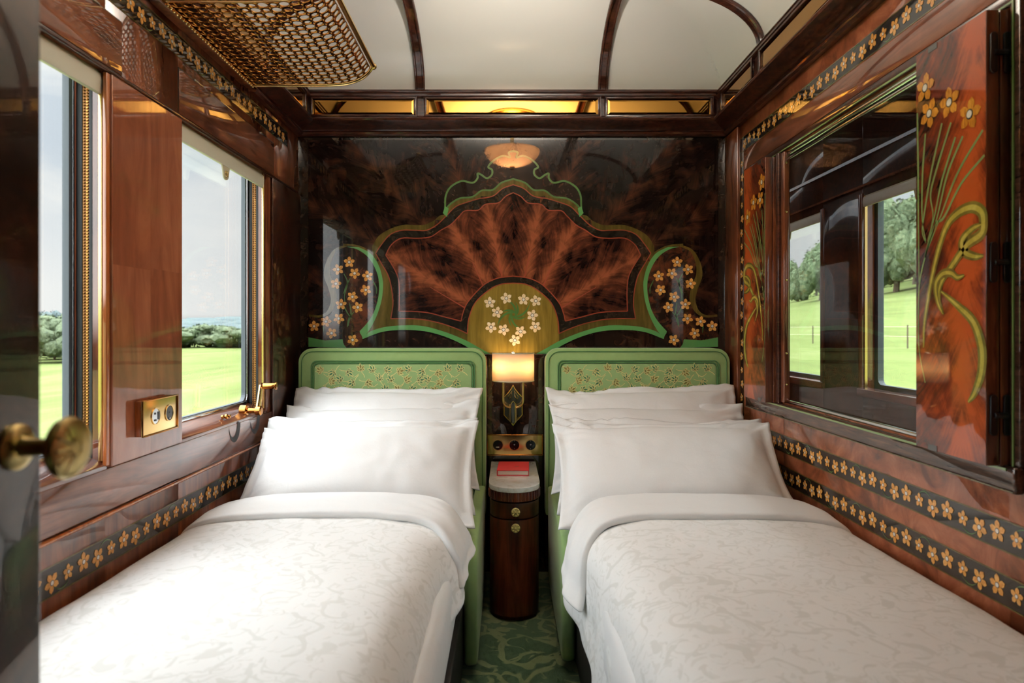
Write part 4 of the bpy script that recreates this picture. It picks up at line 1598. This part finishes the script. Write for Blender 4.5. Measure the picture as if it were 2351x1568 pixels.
sp = thing('socket_plate', 'polished brass plate with three round black sockets above the bedside cabinet', 'socket plate')
mb = MB()
mb.box(-.0935, .1615, SY - .012, SY + .001, .549, .640, 'brass')
pl = mb.build('plate', sp, bevel=.003)
mb = MB()
mb.box(-.0975, -.0925, SY - .016, SY, .546, .643, 'brass_dk')
mb.box(.1605, .1655, SY - .016, SY, .546, .643, 'brass_dk')
mb.box(-.095, .163, SY - .016, SY, .640, .643, 'brass_dk')
mb.box(-.095, .163, SY - .016, SY, .546, .549, 'brass_dk')
mb.build('rim', pl, bevel=.001)
for k, dx in enumerate((-.044, .032, .107)):
    mb = MB()
    c = (dx, SY - .0122, .594)
    socket(mb, c, (0, -1, 0), .0225, 0)
    s_ = mb.build('socket', sp, True)
    mb = MB()
    if k == 0:
        mb.box(dx - .008, dx + .006, SY - .0146, SY - .0143, .583, .586, 'pearl')
    else:
        mb.lathe([(0, 0), (.0035, 0), (0, .0006)], (dx, SY - .0143, .596), (0, -1, 0), 'chrome', 10)
        mb.box(dx - .001, dx + .001, SY - .0155, SY - .0143, .575, .579, 'chrome')
        mb.box(dx - .001, dx + .001, SY - .0155, SY - .0143, .611, .615, 'chrome')
    mb.build('contact', s_)
base_at(sp, (.034, SY, .594))

op = thing('power_outlet', 'brass plate with two round sockets on the wooden pillar between the left windows', 'socket plate')
PX = XL + .014
mb = MB()
mb.box(PX, PX + .016, 1.755, 1.944, .851, .943, 'orange_wood')
mb.build('wooden_block', op, bevel=.002)
mb = MB()
mb.box(PX + .016, PX + .020, 1.755, 1.944, .850, .944, 'brass')
pl = mb.build('plate', op, bevel=.0025)
mb = MB()
for q in ((1.755, 1.944, .850, .853), (1.755, 1.944, .941, .944), (1.755, 1.758, .85, .944), (1.941, 1.944, .85, .944)):
    mb.box(PX + .0195, PX + .0225, *q, 'brass_dk')
mb.build('rim', pl, bevel=.0008)
for k, yc in enumerate((1.822, 1.895)):
    mb = MB()
    mb.lathe([(.0225, 0), (.023, .002), (.0205, .002), (.020, -.001)], (PX + .0202, yc, .897), (1, 0, 0), 'brass', 28)
    mb.lathe([(.0205, .0005), (.0, .0008)], (PX + .0202, yc, .897), (1, 0, 0), 'blackgloss' if k else 'chrome', 28)
    s_ = mb.build('socket', op, True)
    mb = MB()
    if k == 0:
        mb.box(PX + .0205, PX + .0225, yc - .006, yc - .002, .902, .907, 'black')
        mb.box(PX + .0205, PX + .0225, yc - .007, yc + .001, .884, .889, 'black')
        mb.box(PX + .0205, PX + .0222, yc + .010, yc + .019, .887, .908, 'black')
    else:
        mb.box(PX + .0205, PX + .0222, yc - .002, yc + .002, .880, .884, 'chrome')
        mb.lathe([(.004, 0), (0, .001)], (PX + .021, yc, .897), (1, 0, 0), 'black', 10)
    mb.build('contact', s_)
base_at(op, (PX, 1.85, .897))

# ------------------------------------------------------------------ luggage rack
rk = thing('luggage_rack', 'polished brass luggage rack of pierced sheet above the left bed', 'luggage rack')
RY0, RY1 = 1.875, 2.53
path = [(-.948, .903), (-.80, .9025), (-.70, .9025), (-.638, .9045), (-.595, .909), (-.560, .919), (-.532, .934), (-.512, .953), (-.500, .972)]
pth = spline([(a, b + E, 0) for a, b in path], 10)
cum = [0]
for p, q in zip(pth, pth[1:]): cum.append(cum[-1] + (q - p).length)


def at(s):
    s = min(max(0, s), cum[-1])
    for i in range(len(cum) - 1):
        if s <= cum[i + 1] + 1e-9:
            t = (s - cum[i]) / (cum[i + 1] - cum[i])
            return pth[i].lerp(pth[i + 1], t)
    return pth[-1]


cell = .0300
ns_, ny_ = int(cum[-1] / cell), int((RY1 - RY0 - .02) / cell)
o_s, o_y = (cum[-1] - ns_ * cell) / 2, RY0 + ((RY1 - RY0) - ny_ * cell) / 2
mb = MB()
VV, FF = [], []
ch = .0034      # chamfered cell corners leave the tiny round holes
for i in range(ns_):
    for j in range(ny_):
        c = (o_s + (i + .5) * cell, o_y + (j + .5) * cell)
        r = .0134 if (i + j) % 2 == 0 else .0088
        h = cell / 2
        outer = [(h, 0), (h, (h - ch) * .5), (h, h - ch), (h - ch, h), ((h - ch) * .5, h)]
        q = outer + [(-b, a) for a, b in outer] + [(-a, -b) for a, b in outer] + [(b, -a) for a, b in outer]
        N = len(q)
        b0 = len(VV)
        for (a, b) in q:
            an = math.atan2(b, a)
            p = at(c[0] + a)
            VV.append((p.x, c[1] + b, p.y))
        for (a, b) in q:
            an = math.atan2(b, a)
            p = at(c[0] + r * math.cos(an))
            VV.append((p.x, c[1] + r * math.sin(an), p.y))
        for k in range(N):
            FF.append((b0 + k, b0 + (k + 1) % N, b0 + N + (k + 1) % N, b0 + N + k))
mb.mesh(VV, FF, 'brass_dk')
mb.build('pierced_sheet', rk, smooth=True, angle=50, solid=.0024)
mb = MB()
for y in (RY0, RY1):
    mb = MB()
    pp = [at(cum[-1] * k / 40) for k in range(41)]
    mb.tube([(p.x, y, p.y) for p in pp], .0065, 'brass', 10)
    mb.build('end_rim', rk, True)
mb = MB()
pl_ = at(cum[-1])
mb.tube([(pl_.x + .002, RY0 - .004, pl_.y + .003), (pl_.x + .002, RY1 + .004, pl_.y + .003)], .0085, 'brass', 14)
mb.sphere((pl_.x + .002, RY1 + .006, pl_.y + .003), .0125, 'brass', 12, 8)
mb.sphere((pl_.x + .002, RY0 - .006, pl_.y + .003), .0125, 'brass', 12, 8)
mb.build('front_rail', rk, True)
mb = MB()
mb.tube([(-.945, RY0 - .02, E + .900), (-.945, RY1 + .02, E + .900)], .009, 'brass_dk', 12)
mb.tube([(-.938, RY0, E + .913), (-.938, RY1, E + .913)], .004, 'brass', 8)
y = RY0 + .01
while y < RY1:
    mb.sphere((-.938, y, E + .893), .0052, 'brass', 8, 6)
    y += .018
mb.build('wall_rail', rk, True)
mb = MB()
mb.box(XL, -.940, RY0 - .03, RY1 + .03, E + .888, E + .912, 'mahog')
mb.build('wall_batten', rk, bevel=.004)
base_at(rk, (-.95, 2.2, E + .89))

# ------------------------------------------------------------------ open door in the foreground
dr = sempty('door_1')
mb = MB()
mb.box(-.492, -.452, -.16, .662, .012, 2.08, 'mahog_dark')
mb.build('leaf', dr, bevel=.003)
kb = None
mb = MB()
KY, KZ = .6275, E - .1085
mb.lathe([(0, 0), (.021, 0), (.021, .003), (.017, .006), (.010, .008), (.0085, .012), (.0075, .036), (.010, .040), (.016, .042), (.027, .046), (.0285, .050), (.027, .054), (.022, .057), (.010, .058), (0, .058)], (-.452, KY, KZ), (1, -.05, .0), 'brass_old', 36)
kb = mb.build('knob', dr, True)
mb = MB()
for k in range(12):
    a = 2 * PI * k / 12
    mb.tube([(-.452 + .0575, KY + .006 * math.cos(a) - .003, KZ + .006 * math.sin(a)), (-.452 + .055, KY + .024 * math.cos(a) - .003, KZ + .024 * math.sin(a))], .0018, 'brass_old', 6)
mb.build('fluting', kb, True)

# ------------------------------------------------------------------ countryside
def ground(name, x0, x1, y0, y1, zf, nx=60, ny=60, mat='grass'):
    V = []
    for j in range(ny + 1):
        for i in range(nx + 1):
            x, y = x0 + (x1 - x0) * (i / nx) ** 1.0, y0 + (y1 - y0) * j / ny
            V.append((x, y, zf(x, y)))
    F = [(j * (nx + 1) + i, j * (nx + 1) + i + 1, (j + 1) * (nx + 1) + i + 1, (j + 1) * (nx + 1) + i) for j in range(ny) for i in range(nx)]
    mb = MB()
    mb.mesh(V, F, mat)
    return mb.build(name, smooth=True, angle=180, weld=False)


def zl(x, y):
    d = -x
    return E - 2.6 + .012 * max(0, d - 20) * .3 + .25 * noise.noise(Vector((x * .05, y * .05, 0)))


struct(ground('field_left', -190, -2.2, -40, 330, zl))


def zr(x, y):
    d = max(0, x - 8)
    z = -2.6 + .197 * d
    return E + z + .12 * noise.noise(Vector((x * .12, y * .05, 3)))


struct(ground('field_hill', 2.6, 110, -40, 320, zr))


_b = bmesh.new()
bmesh.ops.create_icosphere(_b, subdivisions=2, radius=1.)
ICO_V = [v.co.copy() for v in _b.verts]
ICO_F = [tuple(v.index for v in f.verts) for f in _b.faces]
_b.free()


def crown(cx, cy, cz, w, h, seed, lobes=14, mat='leaf', leaf=.3, per=110):
    """lobed crown: inner masses of foliage covered with leaf sprays"""
    rg = random.Random(seed)
    V, F = [], []
    for k in range(lobes):
        if k == 0:
            c, r = Vector((0, 0, h * .5)), .40
        else:
            a = rg.uniform(0, 2 * PI)
            zz = rg.uniform(.12, .90)
            rr = rg.uniform(.2, .42) * (1.15 - abs(zz - .42))
            c = Vector((w * rr * math.cos(a), w * rr * math.sin(a), h * zz))
            r = rg.uniform(.15, .27)
        so = rg.uniform(0, 99)
        b = len(V)
        rx, rz = w * r, h * r * (1.05 if k else .95)
        for n in ICO_V:
            d = .92 + .24 * noise.noise(n * 2.2 + Vector((so, 0, 0))) + .2 * noise.noise(n * 5.5 + Vector((0, so, 0)))
            V.append((cx + c.x + n.x * rx * d, cy + c.y + n.y * rx * d, cz + c.z + n.z * rz * d))
        F += [tuple(b + i for i in f) for f in ICO_F]
        for q in range(per if k else per * 2):
            n = Vector((rg.gauss(0, 1), rg.gauss(0, 1), rg.gauss(0, 1) + .2)).normalized()
            d = rg.uniform(.88, 1.16)
            p = Vector((cx + c.x + n.x * rx * d, cy + c.y + n.y * rx * d, cz + c.z + n.z * rz * d))
            t = n.cross(Vector((rg.gauss(0, 1), rg.gauss(0, 1), rg.gauss(0, 1)))).normalized()
            u = (n.cross(t) + n * rg.uniform(-.9, .9)).normalized()
            l = leaf * rg.uniform(.6, 1.3)
            b = len(V)
            V += [p - t * l * .5, p + u * l * .35, p + t * l * .6 + n * l * .15, p - u * l * .35]
            F.append((b, b + 1, b + 2, b + 3))
    me = bpy.data.meshes.new('crown')
    me.from_pydata([tuple(v) for v in V], [], F)
    me.materials.append(M[mat])
    o = bpy.data.objects.new('crown', me)
    COL.objects.link(o)
    return o


def tree(name, x, y, zg, w, h, seed, mat, label, group, cat='tree', lobes=14, low=.12):
    t = thing(name, label, cat, group)
    c = crown(x, y, zg + h * low, w, h * (1 - low), seed, lobes, mat, .045 * max(w, h), 90)
    c.parent = t
    mb = MB()
    mb.tube([(x, y, zg - .3), (x + .05 * w, y, zg + h * .3), (x, y, zg + h * .7)], [.035 * h, .025 * h, .01 * h], 'bark', 8)
    mb.build('trunk', t, True)
    base_at(t, (x, y, zg))


# hedge beyond the left field
k = 0
for (px, Y, h, w) in ((-.46, 92, 3.5, 8.5), (-.425, 95, 3.1, 8), (-.395, 90, 3.3, 7), (-.37, 94, 2.8, 7.5), (-.50, 88, 3.2, 8), (-.34, 96, 3., 8), (-.54, 86, 3.1, 8)):
    tree('hedge_bush', px * Y, Y, zl(px * Y, Y), w, h * .84, 100 + k, 'leaf', 'rounded green bush in the hedge across the meadow outside the window above the left bed', 'bushes of the far hedge', 'bush', 12, .0)
    k += 1
for (px, Y, h, w) in ((-.625, 52, 3.3, 5.2), (-.665, 56, 3.0, 5.5), (-.70, 50, 3.2, 5), (-.645, 62, 4.0, 6), (-.60, 70, 2.6, 6)):
    tree('hedge_bush', px * Y, Y, zl(px * Y, Y), w, h, 100 + k, 'leaf', 'rounded green bush outside the nearer left window, close by the door edge', 'bushes outside the nearer left window', 'bush', 12, .0)
    k += 1
for (px, Y, h, w) in ((-.85, 60, 3.4, 6), (-1.0, 58, 3.8, 7), (-1.16, 62, 3.2, 6.5), (-1.35, 56, 3.9, 7), (-1.6, 52, 3.4, 7), (-1.9, 48, 3.6, 7), (-2.3, 42, 3.2, 7)):
    tree('hedge_bush', px * Y, Y, zl(px * Y, Y), w, h, 100 + k, 'leaf', 'rounded green bush of the hedge that runs on past the nearer left window', 'bushes of the hedge farther along', 'bush', 12, .0)
    k += 1
# far wooded ridge and tree line: nobody could count these
bm = bmesh.new()
rg = random.Random(5)
for i in range(420):
    px = rg.uniform(-1.9, -.28)
    Y = rg.uniform(330, 520)
    z0 = E - 2.5 + (Y - 330) * .038
    g = bmesh.ops.create_icosphere(bm, subdivisions=2, radius=1.)
    s = rg.uniform(5, 10)
    so = rg.uniform(0, 99)
    for v in g['verts']:
        d = 1 + .3 * noise.noise(v.co * 2.5 + Vector((so, 0, 0)))
        v.co = Vector((px * Y + v.co.x * s * 1.9 * d, Y + v.co.y * s * d, z0 + v.co.z * s * .62 * d))
me = bpy.data.meshes.new('far_woodland')
bm.to_mesh(me)
bm.free()
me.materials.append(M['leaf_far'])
me.polygons.foreach_set('use_smooth', [True] * len(me.polygons))
o = bpy.data.objects.new('far_woodland', me)
COL.objects.link(o)
tag(o, 'hazy blue-green wooded ridge on the skyline outside the left windows', 'woodland', kind='stuff')
for i, (px, Y) in enumerate(((-.62, 120), (-.675, 124), (-.735, 128))):
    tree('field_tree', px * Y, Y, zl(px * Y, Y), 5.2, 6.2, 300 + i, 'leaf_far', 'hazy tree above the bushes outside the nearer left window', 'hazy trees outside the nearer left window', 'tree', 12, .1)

# wood on the hill beyond the corridor
rg = random.Random(9)
pts = []
for row, (xo, hs) in enumerate(((40, .8), (46, 1.), (53, 1.1), (61, 1.1))):
    Y = 42 + row * 2
    while Y < 175:
        pts.append((xo + rg.uniform(-1.5, 1.5), Y, hs * (13.5 - .19 * max(0, Y - 62)) * rg.uniform(.85, 1.15)))
        Y += rg.uniform(5.2, 7.5) * (1 + Y / 260)
for i, (x, y, h) in enumerate(pts):
    if h < 2.2: continue
    tree('woodland_tree', x, y, zr(x, y), h * .62, h, 500 + i, 'leaf_hill', 'leafy green tree of the hillside wood seen through the corridor windows', 'trees of the hillside wood', 'tree', 15, .04)
# wire fence on the hill
fe = thing('wire_fence', 'thin wire fence with pale posts crossing the sunlit hillside meadow', 'fence')
fp = [(17, 20 + 4.5 * k) for k in range(14)]
for i, (x, y) in enumerate(fp):
    mb = MB()
    mb.tube([(x, y, zr(x, y) - .2), (x, y, zr(x, y) + 1.0)], .03, 'bark', 6)
    mb.build('post', fe)
for h in (.5, .92):
    mb = MB()
    mb.tube([(x, y, zr(x, y) + h) for x, y in fp], .010, 'cream', 5)
    mb.build('wire', fe)
base_at(fe, (fp[0][0], fp[0][1], zr(*fp[0])))
fe2 = thing('wire_fence', 'wire fence with white post in the near meadow, low in the corridor window', 'fence')
fp = [(9.6 + .0 * k, 13.6 + 1.75 * k) for k in range(5)]
for i, (x, y) in enumerate(fp):
    mb = MB()
    mb.tube([(x, y, zr(x, y) - .2), (x, y, zr(x, y) + .75)], .03, 'cream', 6)
    mb.build('post', fe2)
for h in (.35, .68):
    mb = MB()
    mb.tube([(x, y, zr(x, y) + h) for x, y in fp], .006, 'cream', 5)
    mb.build('wire', fe2)
base_at(fe2, (fp[0][0], fp[0][1], zr(*fp[0])))

# ------------------------------------------------------------------ sky and lamps
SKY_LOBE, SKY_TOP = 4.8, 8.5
w = bpy.data.worlds.new('overcast sky')
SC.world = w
w.use_nodes = True
t = w.node_tree
t.nodes.clear()


def wn(kind, ins=None, **p):
    n = t.nodes.new(kind)
    for k_, v in p.items(): setattr(n, k_, v)
    for k_, v in (ins or {}).items():
        if isinstance(v, bpy.types.NodeSocket): t.links.new(v, n.inputs[k_])
        else: n.inputs[k_].default_value = v
    return n


d = wn('ShaderNodeVectorMath', {0: wn('ShaderNodeTexCoord').outputs['Generated']}, operation='NORMALIZE').outputs[0]
sepz = wn('ShaderNodeSeparateXYZ', {0: d}).outputs[2]
cl = wn('ShaderNodeTexNoise', {'Vector': wn('ShaderNodeMapping', {'Vector': d, 'Scale': (1., 1., 3.2)}).outputs[0], 'Scale': 3.2, 'Detail': 5., 'Roughness': .52, 'Distortion': .3}).outputs['Fac']
# clouds: pale warm grey near the horizon, blue grey banks above
hz = wn('ShaderNodeMapRange', {'Value': sepz, 'From Min': .05, 'From Max': .22, 'To Min': 0., 'To Max': 1.}).outputs[0]
bank = wn('ShaderNodeMapRange', {'Value': cl, 'From Min': .40, 'From Max': .56, 'To Min': 0., 'To Max': 1.}).outputs[0]
mixc = wn('ShaderNodeMix', data_type='RGBA')
t.links.new(wn('ShaderNodeMath', {0: hz, 1: bank}, operation='MULTIPLY').outputs[0], mixc.inputs[0])
mixc.inputs[6].default_value = (.88, .875, .865, 1)
mixc.inputs[7].default_value = (.62, .68, .75, 1)
# bright lobe added unseen behind left, and a raised zenith, to light the cabin
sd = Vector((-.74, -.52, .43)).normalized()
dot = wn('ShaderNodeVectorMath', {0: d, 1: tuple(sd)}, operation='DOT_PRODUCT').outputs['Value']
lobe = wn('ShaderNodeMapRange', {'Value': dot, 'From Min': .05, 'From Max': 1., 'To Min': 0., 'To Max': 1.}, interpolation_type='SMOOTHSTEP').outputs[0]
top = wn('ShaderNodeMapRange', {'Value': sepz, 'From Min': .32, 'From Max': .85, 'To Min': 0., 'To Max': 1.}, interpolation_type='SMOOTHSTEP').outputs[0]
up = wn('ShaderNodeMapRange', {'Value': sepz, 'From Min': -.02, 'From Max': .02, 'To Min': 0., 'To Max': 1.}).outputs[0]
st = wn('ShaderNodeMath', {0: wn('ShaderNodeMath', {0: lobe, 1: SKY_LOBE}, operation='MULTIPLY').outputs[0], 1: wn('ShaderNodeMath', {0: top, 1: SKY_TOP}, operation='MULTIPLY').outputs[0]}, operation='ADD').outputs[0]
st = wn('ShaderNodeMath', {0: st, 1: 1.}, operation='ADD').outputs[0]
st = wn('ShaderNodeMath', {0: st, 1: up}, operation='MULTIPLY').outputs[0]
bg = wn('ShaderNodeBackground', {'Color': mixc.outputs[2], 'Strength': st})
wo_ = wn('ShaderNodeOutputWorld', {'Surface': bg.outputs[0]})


def light(name, kind, loc, energy, color=(1, 1, 1), **k):
    l = bpy.data.lights.new(name, kind)
    l.energy = energy
    l.color = color
    o = bpy.data.objects.new(name, l)
    o.location = loc
    COL.objects.link(o)
    for a, b in k.items(): setattr(l, a, b)
    return o


WARM = (1., .68, .38)
light('ceiling_lamp_light', 'POINT', (lx, ly, 2.24), 105., (1., .92, .82), shadow_soft_size=.05)
for s in (-1, 1):
    light('sconce_light', 'POINT', (SX + s * .0445, SY - .055, .965), .42, (1., .72, .46), shadow_soft_size=.016)


def portal(x, y0, y1, z0, z1, sgn):
    o = light('window_portal', 'AREA', (x, (y0 + y1) / 2, (z0 + z1) / 2), 1., shape='RECTANGLE', size=z1 - z0, size_y=y1 - y0)
    o.data.cycles.is_portal = True
    o.rotation_euler = (0, -sgn * PI / 2, 0)


for a, b in [REAR] + LW:
    portal(XL - .10, a, b, WZ0, WZ1, 1)
for a, b in CW[1:]:
    portal(CX + .09, a, b, .845, 1.75, -1)

# ------------------------------------------------------------------ camera
cam = bpy.data.cameras.new('camera')
co_ = bpy.data.objects.new('camera', cam)
COL.objects.link(co_)
co_.location = (0, 0, E)
co_.rotation_euler = (PI / 2, 0, 0)
cam.sensor_width = 36
cam.lens = 24.0
cam.shift_x = 10.5 / 2351
cam.shift_y = -29 / 2351
cam.clip_start = .02
cam.clip_end = 2000
cam.dof.use_dof = True
cam.dof.focus_distance = 2.9
cam.dof.aperture_fstop = 4.0
SC.camera = co_
SC.view_settings.view_transform = 'Standard'
SC.view_settings.look = 'None'
SC.view_settings.gamma = 1
SC.view_settings.use_curve_mapping = False
SC.view_settings.exposure = 0.24
cy = SC.cycles
cy.use_denoising = True
cy.max_bounces = 7
cy.diffuse_bounces = 4
cy.glossy_bounces = 3
cy.transmission_bounces = 6
cy.transparent_max_bounces = 12
cy.sample_clamp_indirect = 6
cy.caustics_reflective = False
cy.caustics_refractive = False
cy.use_adaptive_sampling = True
cy.adaptive_threshold = .06
cy.adaptive_min_samples = 24
